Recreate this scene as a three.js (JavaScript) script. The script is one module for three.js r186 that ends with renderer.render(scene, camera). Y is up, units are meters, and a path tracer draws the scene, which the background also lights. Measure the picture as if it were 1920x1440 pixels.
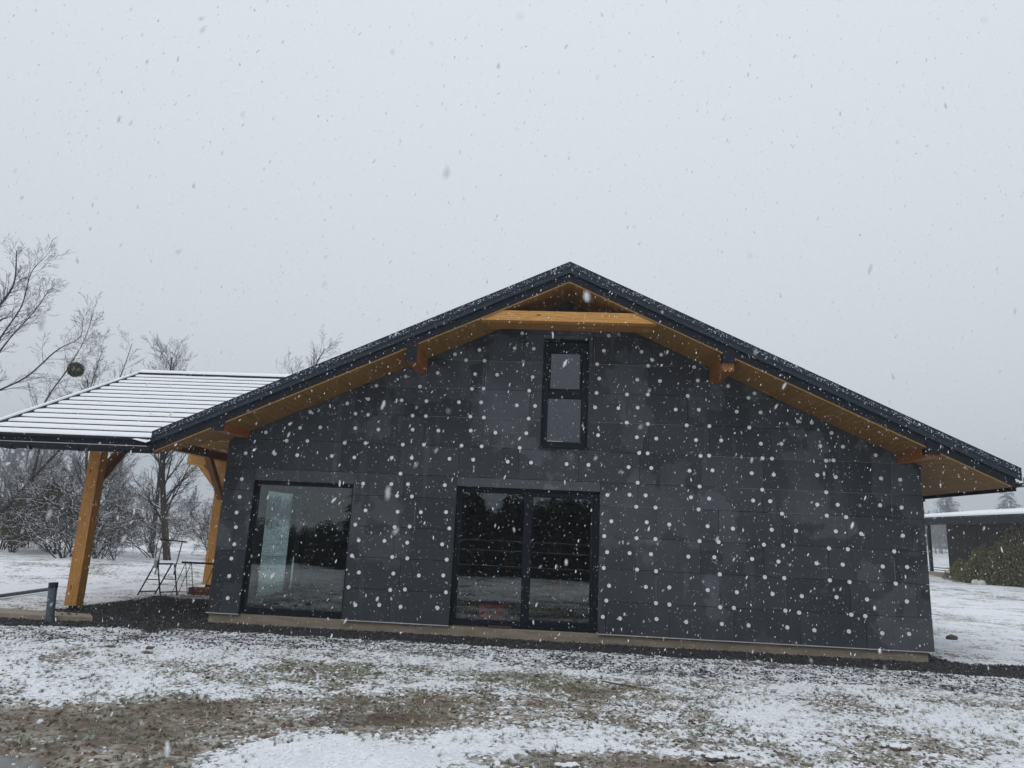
import * as THREE from 'three';
import { RoundedBoxGeometry } from 'three/addons/geometries/RoundedBoxGeometry.js';
import { mergeGeometries } from 'three/addons/utils/BufferGeometryUtils.js';

// ---------- camera, sky, sun, exposure ----------
const scene = new THREE.Scene();
const camera = new THREE.PerspectiveCamera(57.97, 4 / 3, 0.05, 2500);
camera.position.set(0, 1.695, 11.555);
camera.rotation.set(0.20784, 0.06637, 0.04581, 'YXZ');
camera.focus = 11.4;
camera.userData.fStop = 3.6;                     // small lens: close flakes blur, the house stays sharp
scene.add(camera);

const renderer = new THREE.WebGLRenderer({ antialias: true });
renderer.toneMapping = THREE.LinearToneMapping;
renderer.toneMappingExposure = 1.09;
renderer.shadowMap.enabled = true;
{
  // even snow-cloud cover, a little brighter towards the zenith
  const w = 64, h = 32, d = new Float32Array(w * h * 4);
  for (let j = 0; j < h; j++) for (let i = 0; i < w; i++) {
    const el = Math.max(0, Math.sin(((j + 0.5) / h - 0.5) * Math.PI)), k = 0.93 + 0.2 * el, o = (j * w + i) * 4;
    d[o] = 0.655 * k; d[o + 1] = 0.70 * k; d[o + 2] = 0.755 * k; d[o + 3] = 1;
  }
  const t = new THREE.DataTexture(d, w, h, THREE.RGBAFormat, THREE.FloatType);
  t.mapping = THREE.EquirectangularReflectionMapping; t.magFilter = THREE.LinearFilter; t.needsUpdate = true;
  scene.background = t; scene.environment = t;
}
const sun = new THREE.DirectionalLight(0xfff8f0, 0.75);
sun.position.set(-14, 34, 20); sun.target.position.set(0, 0, -2);
sun.castShadow = true; sun.shadow.radius = 70;
sun.shadow.mapSize.set(2048, 2048);
Object.assign(sun.shadow.camera, { left: -30, right: 30, top: 25, bottom: -25, near: 1, far: 120 });
scene.add(sun, sun.target);
scene.fog = new THREE.FogExp2(0xdfe5ec, 0.0020);

// ---------- random numbers and noise ----------
const rng = s => () => { s |= 0; s = s + 0x6D2B79F5 | 0; let t = Math.imul(s ^ s >>> 15, 1 | s); t = t + Math.imul(t ^ t >>> 7, 61 | t) ^ t; return ((t ^ t >>> 14) >>> 0) / 4294967296; };
const PERM = new Float32Array(65536); { const r = rng(11); for (let i = 0; i < 65536; i++) PERM[i] = r(); }
const lat = (i, j) => PERM[(Math.imul(i, 0x9E3779B1) ^ Math.imul(j, 0x85EBCA6B)) >>> 16];
const noise = (x, y) => {
  const i = Math.floor(x), j = Math.floor(y); let u = x - i, v = y - j; u = u * u * (3 - 2 * u); v = v * v * (3 - 2 * v);
  const a = lat(i, j), b = lat(i + 1, j), c = lat(i, j + 1), e = lat(i + 1, j + 1);
  return a + (b - a) * u + (c - a + (a - b - c + e) * u) * v;
};
const fbm = (x, y, n = 3) => { let s = 0, a = 0.5, t = 0; for (let k = 0; k < n; k++) { s += a * noise(x, y); t += a; x = x * 2.03 + 17.1; y = y * 2.03 + 9.7; a *= 0.5; } return s / t; };
const clamp = (v, a = 0, b = 1) => Math.min(b, Math.max(a, v));
const sstep = (a, b, v) => { const t = clamp((v - a) / (b - a)); return t * t * (3 - 2 * t); };
const lerp = (a, b, t) => a + (b - a) * t;
const toS = v => Math.round(255 * clamp(v <= 0.0031308 ? v * 12.92 : 1.055 * Math.pow(v, 1 / 2.4) - 0.055));

// ---------- textures and materials ----------
function colorTex(w, h, f, repeat = true) {          // f(i, j) -> linear rgb
  const d = new Uint8Array(w * h * 4);
  for (let j = 0; j < h; j++) for (let i = 0; i < w; i++) { const c = f(i, j), o = (j * w + i) * 4; d[o] = toS(c[0]); d[o + 1] = toS(c[1]); d[o + 2] = toS(c[2]); d[o + 3] = 255; }
  const t = new THREE.DataTexture(d, w, h); t.colorSpace = THREE.SRGBColorSpace; t.magFilter = t.minFilter = THREE.LinearFilter;
  if (repeat) t.wrapS = t.wrapT = THREE.RepeatWrapping;
  t.needsUpdate = true; return t;
}
function dataTex(w, h, f, repeat = true) {           // f(i, j) -> 0..1
  const d = new Uint8Array(w * h * 4);
  for (let j = 0; j < h; j++) for (let i = 0; i < w; i++) { const c = Math.round(255 * clamp(f(i, j))), o = (j * w + i) * 4; d[o] = d[o + 1] = d[o + 2] = c; d[o + 3] = 255; }
  const t = new THREE.DataTexture(d, w, h); t.magFilter = t.minFilter = THREE.LinearFilter;
  if (repeat) t.wrapS = t.wrapT = THREE.RepeatWrapping;
  t.needsUpdate = true; return t;
}
const wrapN = (x, y, px, py, n) => {                  // noise that tiles over px, py lattice cells
  let s = 0, a = 0.5, t = 0;
  for (let k = 0; k < n; k++) {
    const X = px << k, Y = py << k, fx = x * (1 << k), fy = y * (1 << k), i = Math.floor(fx), j = Math.floor(fy); let u = fx - i, v = fy - j; u = u * u * (3 - 2 * u); v = v * v * (3 - 2 * v);
    const g = (p, q) => lat(((p % X) + X) % X + 311 * k, ((q % Y) + Y) % Y + 57 * k);
    s += a * lerp(lerp(g(i, j), g(i + 1, j), u), lerp(g(i, j + 1), g(i + 1, j + 1), u), v); t += a; a *= 0.5;
  } return s / t;
};
const std = (name, r, g, b, roughness, extra = {}) => { const m = new (extra.specularIntensity === undefined ? THREE.MeshStandardMaterial : THREE.MeshPhysicalMaterial)({ roughness, metalness: 0, ...extra }); m.color.setRGB(r, g, b); m.name = name; return m; };

// pine stained golden; u runs along the grain, one tile is 2 m by 0.5 m
const knots = (() => { const r = rng(5), a = []; for (let k = 0; k < 9; k++) a.push([r() * 512, r() * 256, 2 + r() * 3.2]); return a; })();
const woodMap = colorTex(512, 256, (i, j) => {
  const wob = wrapN(i / 64, j / 32, 8, 8, 2) * 10;
  let ring = 0.5 + 0.5 * Math.sin((j + wob * 3) * 0.42 + wrapN(i / 128, j / 16, 4, 16, 2) * 9);
  let v = 0.78 + 0.2 * ring + 0.32 * (wrapN(i / 40, j / 2, 13, 128, 2) - 0.5);
  let rd = 1;
  for (const [kx, ky, kr] of knots) { const q = Math.hypot((i - kx) * 0.55, j - ky) / kr; if (q < 1.6) { const t = 1 - sstep(0.6, 1.6, q); v = lerp(v, 0.3, t); rd = lerp(rd, 1.15, t); } }
  return [0.95 * v * rd, 0.93 * v * v, 0.88 * v * v * v];
});
const woodBump = dataTex(256, 256, (i, j) => wrapN(i / 64, j / 3, 4, 85, 2));
const boardMap = colorTex(512, 256, (i, j) => { const v = 0.86 + 0.3 * (wrapN(i / 50, j / 2, 10, 128, 2) - 0.5) + 0.16 * (wrapN(i / 90, j / 20, 6, 13, 3) - 0.5) + 0.05 * Math.sin((j + 12 * wrapN(i / 64, j / 32, 8, 8, 2)) * 0.5); return [v, v * v * 1.02, v * v * v]; });
const wood = (name, r, g, b, rough = 0.62) => std(name, r, g, b, rough, { map: woodMap, bumpMap: woodBump, bumpScale: 0.002 });
const M = {
  collar: wood('brown stained boards', 0.44, 0.235, 0.075),
  wedge: wood('wet dark wedges', 0.09, 0.055, 0.02),
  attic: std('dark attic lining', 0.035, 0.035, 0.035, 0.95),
  post: wood('stained pine posts', 0.62, 0.335, 0.088),
  beam: wood('stained pine beams', 0.68, 0.39, 0.115),
  brace: wood('dark stained pine braces', 0.25, 0.115, 0.038),
  purlin: wood('red stained purlins', 0.36, 0.145, 0.04),
  soffit: [[0.335, 0.208, 0.066], [0.31, 0.192, 0.060], [0.355, 0.218, 0.070]].map((c, k) => std('soffit boards ' + k, ...c, 0.7, { map: boardMap, bumpMap: woodBump, bumpScale: 0.001 })),
  metal: std('anthracite sheet metal', 0.025, 0.036, 0.050, 0.45, { specularIntensity: 0.5 }),
  fascia: std('dark fascia sheet', 0.013, 0.015, 0.021, 0.6, { specularIntensity: 0.4 }),
  roofing: std('dark roof sheet', 0.016, 0.019, 0.026, 0.5, { specularIntensity: 0.5 }),
  frame: std('anthracite window frame', 0.008, 0.012, 0.018, 0.45, { specularIntensity: 0.4 }),
  gasket: std('black rubber', 0.006, 0.006, 0.007, 0.7),
  dowel: std('white plastic dowel', 0.86, 0.88, 0.90, 0.6),
  dowelGrey: std('bare grey dowel', 0.34, 0.33, 0.29, 0.6),
  strip: std('white starter profile', 0.62, 0.62, 0.62, 0.5),
  foam: std('pale joint foam', 0.24, 0.23, 0.19, 0.9),
  core: std('grey wall blocks', 0.16, 0.155, 0.15, 0.95),
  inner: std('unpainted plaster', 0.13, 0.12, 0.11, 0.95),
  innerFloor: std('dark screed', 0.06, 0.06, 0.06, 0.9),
  steel: std('black painted steel', 0.02, 0.021, 0.024, 0.5),
  zinc: std('zinc grey steel', 0.30, 0.32, 0.34, 0.45, { metalness: 0.3 }),
  pipe: std('grey plastic pipe', 0.085, 0.105, 0.125, 0.5),
  blackPlastic: std('black plastic', 0.012, 0.012, 0.014, 0.5),
  red: std('red plastic', 0.45, 0.03, 0.04, 0.45),
};
const snowBump = dataTex(256, 256, (i, j) => wrapN(i / 16, j / 16, 16, 16, 4));
M.snow = std('fresh snow', 0.86, 0.88, 0.91, 0.95, { bumpMap: snowBump, bumpScale: 0.02 });
M.clump = std('snow clumps', 0.80, 0.82, 0.85, 0.95);
M.flake = std('falling snow', 0.88, 0.90, 0.93, 0.9);
M.glass = new THREE.MeshPhysicalMaterial({ name: 'coated glazing', color: 0xffffff, roughness: 0.0, metalness: 0, transmission: 1, thickness: 0, ior: 1.8 });
M.glass.color.setRGB(0.74, 0.80, 0.79);
M.glassDark = new THREE.MeshPhysicalMaterial({ name: 'blue-tinted reflective glazing', roughness: 0.0, metalness: 0, ior: 1.9 });
M.glassDark.color.setRGB(0.010, 0.020, 0.038);
// concrete with stains, tile 2 m
const concMap = colorTex(256, 256, (i, j) => { const n = wrapN(i / 32, j / 32, 8, 8, 4), s = wrapN(i / 64, j / 20, 4, 13, 3); const v = 0.75 + 0.5 * (n - 0.5) + 0.7 * Math.max(0, s - 0.5); return [0.33 * v, 0.285 * v, 0.215 * v]; });
M.concrete = std('stained concrete', 1, 1, 1, 0.92, { map: concMap });
M.padConcrete = std('pale concrete', 1.15, 1.15, 1.2, 0.9, { map: concMap });
// graphite insulation: beads, scuffs and sanded filler, laid over the whole gable (11.7 m by 5.85 m)
const epsF = (i, j, lift) => {
  const x = i / 175 - 5.7, y = j / 175;
  let v = 0.066 * lift * (0.82 + 0.36 * lat(i + 7, j + 3)) * (0.72 + 0.56 * fbm(x * 1.1 + 4, y * 1.1, 3));
  const lowR = sstep(-1.2, 2.2, x) * (1 - sstep(2.2, 3.6, y)) * 0.07;
  const sc = fbm(x * 1.5 + 31, y * 1.5 + 12, 4) + lowR + 0.06 * (noise(x * 14, y * 9) - 0.5);
  const patch = sstep(0.575, 0.63, sc) * (0.55 + 0.45 * noise(x * 5 + 9, y * 5));
  const run = sstep(0.70, 0.80, fbm(x * 6.5 + 3, y * 0.9 + 7, 3)) * 0.5;           // pale run marks
  v += 0.046 * Math.max(patch, run);
  return [v * 0.87, v * 0.94, v * 1.05];
};
const epsMap = colorTex(2048, 1024, (i, j) => epsF(i, j, 1), false);
const epsBump = dataTex(512, 512, (i, j) => wrapN(i / 3, j / 3, 171, 171, 2));
M.eps = [0.86, 1.0, 1.12].map((k, n) => std('graphite insulation ' + n, k, k, k, 0.93, { map: epsMap, specularIntensity: 0.3 }));
M.epsPale = std('sanded lintel insulation', 1.6, 1.6, 1.6, 0.95, { map: epsMap, specularIntensity: 0.3 });
M.epsPlain = std('graphite insulation sides', 0.066, 0.070, 0.078, 0.95, { specularIntensity: 0.3 });

// ---------- building helpers ----------
const used = new Map(), origin = new Map();
const numbered = n => { const k = used.get(n) || 0; used.set(n, k + 1); return k ? `${n}_${String(k).padStart(3, '0')}` : n; };
function tag(o, label, category, group, kind) { if (label) o.userData.label = label; if (category) o.userData.category = category; if (group) o.userData.group = group; if (kind) o.userData.kind = kind; return o; }
function thing(name, label, category, at = [0, 0, 0], group) {
  const o = new THREE.Group(); o.name = numbered(name); o.position.set(...at); origin.set(o, at); scene.add(o); return tag(o, label, category, group);
}
function part(name, geo, mat, parent, at = null) {     // geo is in world metres, or, with at, round its own middle
  const m = new THREE.Mesh(geo, mat); m.name = name; m.castShadow = m.receiveShadow = true;
  const p = origin.get(parent) || [0, 0, 0];
  if (at) m.position.set(at[0] - p[0], at[1] - p[1], at[2] - p[2]); else geo.translate(-p[0], -p[1], -p[2]);
  origin.set(m, at ? at : p);
  parent.add(m); return m;
}
function lone(name, geo, mat, label, category, group, kind) {
  const m = new THREE.Mesh(geo, mat); m.name = numbered(name); m.castShadow = m.receiveShadow = true; origin.set(m, [0, 0, 0]); scene.add(m); return tag(m, label, category, group, kind);
}
function metreUV(g, off = 0) {                        // u along the longest side in tiles of 2 m, v across in tiles of 0.5 m
  g.computeBoundingBox(); const s = g.boundingBox.getSize(new THREE.Vector3()), ax = s.x >= s.y && s.x >= s.z ? 0 : s.y >= s.z ? 1 : 2;
  const P = g.attributes.position, N = g.attributes.normal, uv = new Float32Array(P.count * 2);
  for (let k = 0; k < P.count; k++) {
    const p = [P.getX(k), P.getY(k), P.getZ(k)], n = [Math.abs(N.getX(k)), Math.abs(N.getY(k)), Math.abs(N.getZ(k))];
    const o = [0, 1, 2].filter(q => q !== ax), across = n[o[0]] > n[o[1]] ? p[o[1]] : p[o[0]];
    uv[2 * k] = p[ax] / 2 + off; uv[2 * k + 1] = across / 0.5 + off * 3.7;
  }
  g.setAttribute('uv', new THREE.BufferAttribute(uv, 2)); return g;
}
function box(x0, x1, y0, y1, z0, z1, r = 0) {
  const w = x1 - x0, h = y1 - y0, d = z1 - z0, g = r ? new RoundedBoxGeometry(w, h, d, 1, r) : new THREE.BoxGeometry(w, h, d);
  return g.translate((x0 + x1) / 2, (y0 + y1) / 2, (z0 + z1) / 2);
}
let uvSeed = 0;
const timber = (...a) => metreUV(box(...a, 0.006), (uvSeed += 0.377) % 1);
function bar(a, b, r, sides = 8) {
  const A = new THREE.Vector3(...a), B = new THREE.Vector3(...b), d = B.clone().sub(A), g = new THREE.CylinderGeometry(r, r, d.length(), sides);
  g.applyQuaternion(new THREE.Quaternion().setFromUnitVectors(new THREE.Vector3(0, 1, 0), d.clone().normalize())); return g.translate(...A.add(B).multiplyScalar(0.5).toArray());
}
function strut(a, b, w, h) {                          // square timber from a to b
  const A = new THREE.Vector3(...a), B = new THREE.Vector3(...b), d = B.clone().sub(A), L = d.length(), g = metreUV(new RoundedBoxGeometry(w, L, h, 1, 0.006), (uvSeed += 0.377) % 1);
  g.applyQuaternion(new THREE.Quaternion().setFromUnitVectors(new THREE.Vector3(0, 1, 0), d.normalize())); return g.translate(...A.add(B).multiplyScalar(0.5).toArray());
}
function prism(pts, z0, z1, holes = []) {             // outline in x, y pushed from z0 to z1
  const s = new THREE.Shape(pts.map(p => new THREE.Vector2(...p))); for (const h of holes) s.holes.push(new THREE.Path(h.map(p => new THREE.Vector2(...p))));
  return new THREE.ExtrudeGeometry(s, { depth: z1 - z0, bevelEnabled: false }).translate(0, 0, z0);
}
function poly(verts, faces) {                         // flat-shaded solid from corner points
  const p = []; for (const f of faces) for (let k = 1; k < f.length - 1; k++) p.push(...verts[f[0]], ...verts[f[k]], ...verts[f[k + 1]]);
  const g = new THREE.BufferGeometry(); g.setAttribute('position', new THREE.Float32BufferAttribute(p, 3)); g.setAttribute('uv', new THREE.Float32BufferAttribute(new Float32Array(p.length / 3 * 2), 2)); g.computeVertexNormals(); return g;
}

// ---------- ground ----------
// share of an ellipse round (cx, cz); 1 in the middle, 0 outside
const blob = (x, z, cx, cz, rx, rz, turn = 0) => { const c = Math.cos(turn), s = Math.sin(turn), dx = x - cx, dz = z - cz, q = Math.hypot((dx * c + dz * s) / rx, (-dx * s + dz * c) / rz); return 1 - sstep(0.4, 1.45, q); };
function zone(x, z) {
  const n = fbm(x * 0.9 + 3, z * 0.9 + 8, 3) - 0.5, n2 = fbm(x * 2.6 + 13, z * 2.6, 2) - 0.5;
  // bare gravel under the eaves and the porch roof
  let dry = 0;
  const front = 0.78 + 0.25 * n2 + 0.1 * n + 0.2 * sstep(3, 8, x);
  if (x > -5.7) dry = (1 - sstep(front - 0.08, front + 0.12, z)) * (1 - sstep(8.6, 9.6, x)) * (x > 6.2 ? sstep(-0.35, 0.1, z + 0.3 * n2) : 1);
  else dry = (1 - sstep(0.95, 1.25, z + 0.5 * n2 + 0.06 * (x + 5.7))) * sstep(-3.35, -2.75, z + 0.4 * n2) * sstep(-8.75, -8.25, x + 0.5 * n2 + 0.12 * z);
  // gravel with snow between the stones
  const gEdge = 2.35 + 0.55 * n + 0.25 * Math.sin(x * 0.9 + 1.2) - 0.35 * blob(x, z, -1, 2.2, 2.2, 1.2);
  const gravel = Math.max(dry, (1 - sstep(gEdge - 0.25, gEdge + 0.3, z)) * (x < -8.8 ? 0 : 1) * sstep(-0.2, 0.3, z + 0.3 * n2));
  let cov = 0.74 + 0.7 * n + 0.45 * n2, grass = 0.25 + 0.6 * Math.max(0, n2), dark = 0;
  if (gravel > 0.5) cov = 0.50 + 0.35 * n + 0.3 * n2;
  const set = (b, c) => { cov = lerp(cov, c + 0.8 * n + 0.55 * n2, b); };
  if (z > 0) {
    set(blob(x, z, -4.6, 3.4, 2.6, 1.3), 0.80);
    const gs = blob(x, z, -1.1, 3.0, 2.3, 0.42, 0.06); set(gs, 0.34); grass = Math.max(grass, gs);
    const g2 = blob(x, z, -3.0, 3.5, 1.7, 0.6, -0.2); set(g2 * 0.6, 0.62); grass = Math.max(grass, 0.7 * g2);
    set(blob(x, z, -0.4, 4.4, 2.0, 0.9, -0.1), 0.40);
    set(blob(x, z, -3.0, 5.35, 2.1, 0.75, -0.35), 0.10); set(blob(x, z, -1.6, 4.65, 1.5, 0.5, -0.3), 0.20);
    set(blob(x, z, -3.3, 6.2, 1.6, 0.7), 0.12);
    const bd = blob(x, z, -1.65, 5.08, 0.55, 0.2, -0.2); set(bd, -0.1); dark = Math.max(dark, 0.7 * bd);
    set(blob(x, z, -1.45, 6.15, 1.05, 0.58, -0.12), 1.15);
    set(blob(x, z, 0.45, 5.9, 1.15, 0.3, -0.1), 0.05);
    set(blob(x, z, 0.7, 3.45, 0.8, 0.3, 0.1), 0.22);
    set(blob(x, z, 2.7, 4.7, 1.2, 0.6, -0.2), 0.40);
    set(blob(x, z, 1.6, 4.9, 0.8, 0.5), 0.45);
    set(blob(x, z, 3.6, 3.9, 2.2, 0.7, -0.1) * 0.5, 0.95);
    set(blob(x, z, 5.2, 2.9, 1.2, 0.35) * 0.6, 0.5);
  }
  cov = lerp(cov, -0.5, dry);
  return { cov, dry, gravel, grass: grass * (1 - gravel), dark };
}
const grain = (x, z) => 0.34 * fbm(x * 5 + 2, z * 7 + 5, 2) + 0.33 * noise(x * 24, z * 29) + 0.33 * noise(x * 57 + 9, z * 64);
const snowAt = (x, z, c) => sstep(-0.05, 0.05, 0.5 + (c - 0.5) * 0.62 - grain(x, z));
const clods = (x, z) => Math.pow(fbm(x * 6 + 40, z * 7 + 3, 3), 2) * 0.10;
function yardHeight(x, z) {
  const q = zone(x, z), edge = Math.min(sstep(10.2, 9.4, Math.abs(x)), sstep(8.3, 7.7, z), sstep(-5.45, -4.8, z));
  const pud = 0.05 * blob(x, z, -3.75, 6.6, 0.5, 0.26);
  const soil = -pud + sstep(1.4, 3.0, z) * (0.05 * (fbm(x * 0.8, z * 0.8, 2) - 0.5) + (0.5 - 0.2 * clamp(q.cov)) * clods(x, z) - 0.012);
  return edge * (soil + 0.012 * snowAt(x, z, q.cov) + 0.008);
}
const YX = 10.24, YZ0 = -5.4, YZ1 = 8.26, RES = 100, TW = 2048, TH = 1366;
const soilColor = (x, z, q) => {
  const w = fbm(x * 1.7 + 5, z * 1.7 + 2, 3), f = 0.75 + 0.5 * noise(x * 40, z * 40);
  let c = [lerp(0.172, 0.082, w) * f, lerp(0.124, 0.063, w) * f, lerp(0.093, 0.052, w) * f];
  const g = clamp(q.grass * (0.4 + 0.9 * noise(x * 9 + 3, z * 12)));
  c = [lerp(c[0], 0.085 * f, g), lerp(c[1], 0.098 * f, g), lerp(c[2], 0.05 * f, g)];
  if (q.gravel > 0.3) { const k = 0.5 + 0.9 * lat(Math.floor(x * 42), Math.floor(z * 42)), t = sstep(0.3, 0.6, q.gravel); c = [lerp(c[0], 0.036 * k, t), lerp(c[1], 0.037 * k, t), lerp(c[2], 0.041 * k, t)]; }
  const d = 1 - 0.45 * q.dark; return [c[0] * d, c[1] * d, c[2] * d];
};
{
  const hgt = new Float32Array(TW * TH);
  const map = colorTex(TW, TH, (i, j) => {
    const x = (i + 0.5) / RES - YX, z = YZ1 - (j + 0.5) / RES, q = zone(x, z), s = snowAt(x, z, q.cov), c = soilColor(x, z, q), v = 0.74 + 0.16 * noise(x * 60, z * 60) + 0.26 * fbm(x * 2.2 + 7, z * 3.1, 3);
    hgt[j * TW + i] = 0.75 * s + 0.25 * noise(x * 33, z * 33);
    const film = 0.34 * sstep(-0.35, 0.55, q.cov) * sstep(0.3, 0.8, 0.5 * noise(x * 42 + 3, z * 60 + 5) + 0.5 * noise(x * 13 + 3, z * 19 + 5));                       // wet snow grains caught in the soil
    return [lerp(c[0] + film, 0.78 * v, s), lerp(c[1] + film, 0.80 * v, s), lerp(c[2] + film, 0.845 * v, s)];
  }, false);
  const bump = dataTex(TW, TH, (i, j) => hgt[j * TW + i], false);
  const nx = 440, nz = 300, g = new THREE.PlaneGeometry(2 * YX, YZ1 - YZ0, nx, nz).rotateX(-Math.PI / 2).translate(0, 0, (YZ0 + YZ1) / 2), P = g.attributes.position;
  for (let k = 0; k < P.count; k++) P.setY(k, yardHeight(P.getX(k), P.getZ(k)));
  g.computeVertexNormals();
  tag(lone('yard', g, std('yard soil, gravel and snow', 1, 1, 1, 0.93, { map, bumpMap: bump, bumpScale: 0.03 })), 'snow-dusted muddy yard in front of the house', null, null, 'structure');
}
const hillAt = (x, z) => {
  const d = Math.hypot(x, z), inYard = Math.abs(x) < 10.1 && z > -5.3 && z < 8.1;
  let h = 0.35 * (fbm(x * 0.13 + 7, z * 0.13 + 3, 3) - 0.5) * sstep(12, 22, d) - (inYard ? 0.09 : 0.0);
  h += 0.22 * blob(x, z, -14.5, -8.5, 4.5, 3.2);                                    // low bank behind the porch
  h += 0.30 * blob(x, z, 21, -36, 9, 5) ;
  const left = sstep(0.35, 0.95, -x / (d + 1e-6)); h += left * 9 * sstep(110, 260, d) + 3.5 * sstep(200, 600, d);
  return h;
};
{
  const n = 260, g = new THREE.PlaneGeometry(2, 2, n, n).rotateX(-Math.PI / 2), P = g.attributes.position, uv = g.attributes.uv;
  for (let k = 0; k < P.count; k++) {
    const w = t => Math.sign(t) * (14 * Math.abs(t) + 420 * Math.pow(Math.abs(t), 4.2));
    const x = w(P.getX(k)), z = w(P.getZ(k)); P.setXYZ(k, x, hillAt(x, z), z); uv.setXY(k, x / 10.24, z / 10.24);
  }
  g.computeVertexNormals();
  const T = 1024, map = colorTex(T, T, (i, j) => {
    const a = 0.45 * wrapN(i / 64, j / 64, 16, 16, 3) + 0.35 * wrapN(i / 6, j / 6, 170, 170, 2) + 0.2 * lat(i, j), big = wrapN(i / 256, j / 256, 4, 4, 2);
    const s = sstep(-0.05, 0.05, 0.60 + 0.22 * (big - 0.5) - a), v = 0.93 + 0.1 * lat(i + 5, j), b = 0.7 + 0.6 * lat(i, j + 9);
    return [lerp(0.13 * b, 0.79 * v, s), lerp(0.125 * b, 0.81 * v, s), lerp(0.09 * b, 0.85 * v, s)];
  });
  tag(lone('ground', g, std('snowy meadow', 1, 1, 1, 0.95, { map })), 'snow-covered meadow reaching to the horizon', null, null, 'structure');
}
function scatter(name, geo, mat, label, count, seed, place, colors) {     // place(r) -> [x, y, z, scale xyz, turn] or null
  const r = rng(seed), m4 = [], o = new THREE.Object3D(), cs = [];
  for (let k = 0; k < count; k++) { const p = place(r); if (!p) continue; o.position.set(p[0], p[1], p[2]); o.rotation.set((r() - 0.5) * p[7], r() * 6.283, (r() - 0.5) * p[7]); o.scale.set(p[3], p[4], p[5]); o.updateMatrix(); m4.push(o.matrix.clone()); if (colors) cs.push(colors(r)); }
  const im = new THREE.InstancedMesh(geo, mat, m4.length); m4.forEach((m, k) => im.setMatrixAt(k, m)); if (colors) cs.forEach((c, k) => im.setColorAt(k, c));
  im.name = numbered(name); im.castShadow = im.receiveShadow = true; scene.add(im); return tag(im, label, null, null, 'stuff');
}
function lump(seed, detail = 0, amt = 0.3) {
  const g = new THREE.IcosahedronGeometry(1, detail), P = g.attributes.position, r = rng(seed), seen = new Map();
  for (let k = 0; k < P.count; k++) { const key = [P.getX(k), P.getY(k), P.getZ(k)].map(v => v.toFixed(3)).join(); if (!seen.has(key)) seen.set(key, 1 + (r() - 0.5) * 2 * amt); const f = seen.get(key); P.setXYZ(k, P.getX(k) * f, P.getY(k) * f, P.getZ(k) * f); }
  g.computeVertexNormals(); return g;
}
const inHouse = (x, z) => x > -5.5 && x < 5.8 && z < 0.0;
const cWhite = r => { const v = 0.92 + 0.12 * r(); return new THREE.Color(v, v, v); };
scatter('gravel', lump(3, 0, 0.35), std('crushed dark gravel', 1, 1, 1, 0.7), 'bare dark gravel sheltered by the eaves and the porch', 60000, 21, r => {
  const x = -9.2 + r() * 18.8, z = -4 + r() * 6.4; if (inHouse(x, z)) return null; const q = zone(x, z); if (q.gravel < 0.4 || (q.dry < 0.4 && r() > 0.3)) return null;
  const s = (q.dry < 0.4 ? 0.8 : 1) * (0.009 + 0.014 * r() * r()); return [x, yardHeight(x, z) + s * 0.35, z, s * (1 + r()), s * 0.8, s, 0, 2.5];
}, r => { const v = 0.02 + 0.075 * r() * r() * r(); return new THREE.Color(v, v, v * 1.1); });
scatter('snow_clumps', lump(9, 1, 0.22), M.clump, 'loose clumps of snow lying on the gravel and grass', 75000, 33, r => {
  const x = -9.5 + r() * 19, z = 0.6 + r() * 6.6, q = zone(x, z); if (q.cov < 0.1 || r() > q.cov * 1.1 || snowAt(x, z, q.cov) < 0.3 && r() > 0.25) return null;
  const s = 0.006 + 0.013 * r() * r(); return [x, yardHeight(x, z) + s * 0.1, z, s * (1 + 1.2 * r()), s * 0.55, s * (1 + 0.6 * r()), 0, 0.3];
}, cWhite);
scatter('mud_clods', lump(14, 1, 0.34), std('wet clods', 1, 1, 1, 0.85), 'small brown clods of trodden mud', 14000, 41, r => {
  const x = -6 + r() * 13, z = 2.6 + r() * 4.4, q = zone(x, z); if (q.cov > 0.62 || r() < q.cov * 0.8) return null;
  const s = 0.005 + 0.016 * r() * r() * r(); return [x, yardHeight(x, z) + s * 0.2, z, s * (1 + r()), s * 0.7, s * (1 + r() * 0.5), 0, 1.0];
}, r => { const v = 0.6 + 0.6 * r(); return new THREE.Color(0.125 * v, 0.09 * v, 0.065 * v); });
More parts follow.
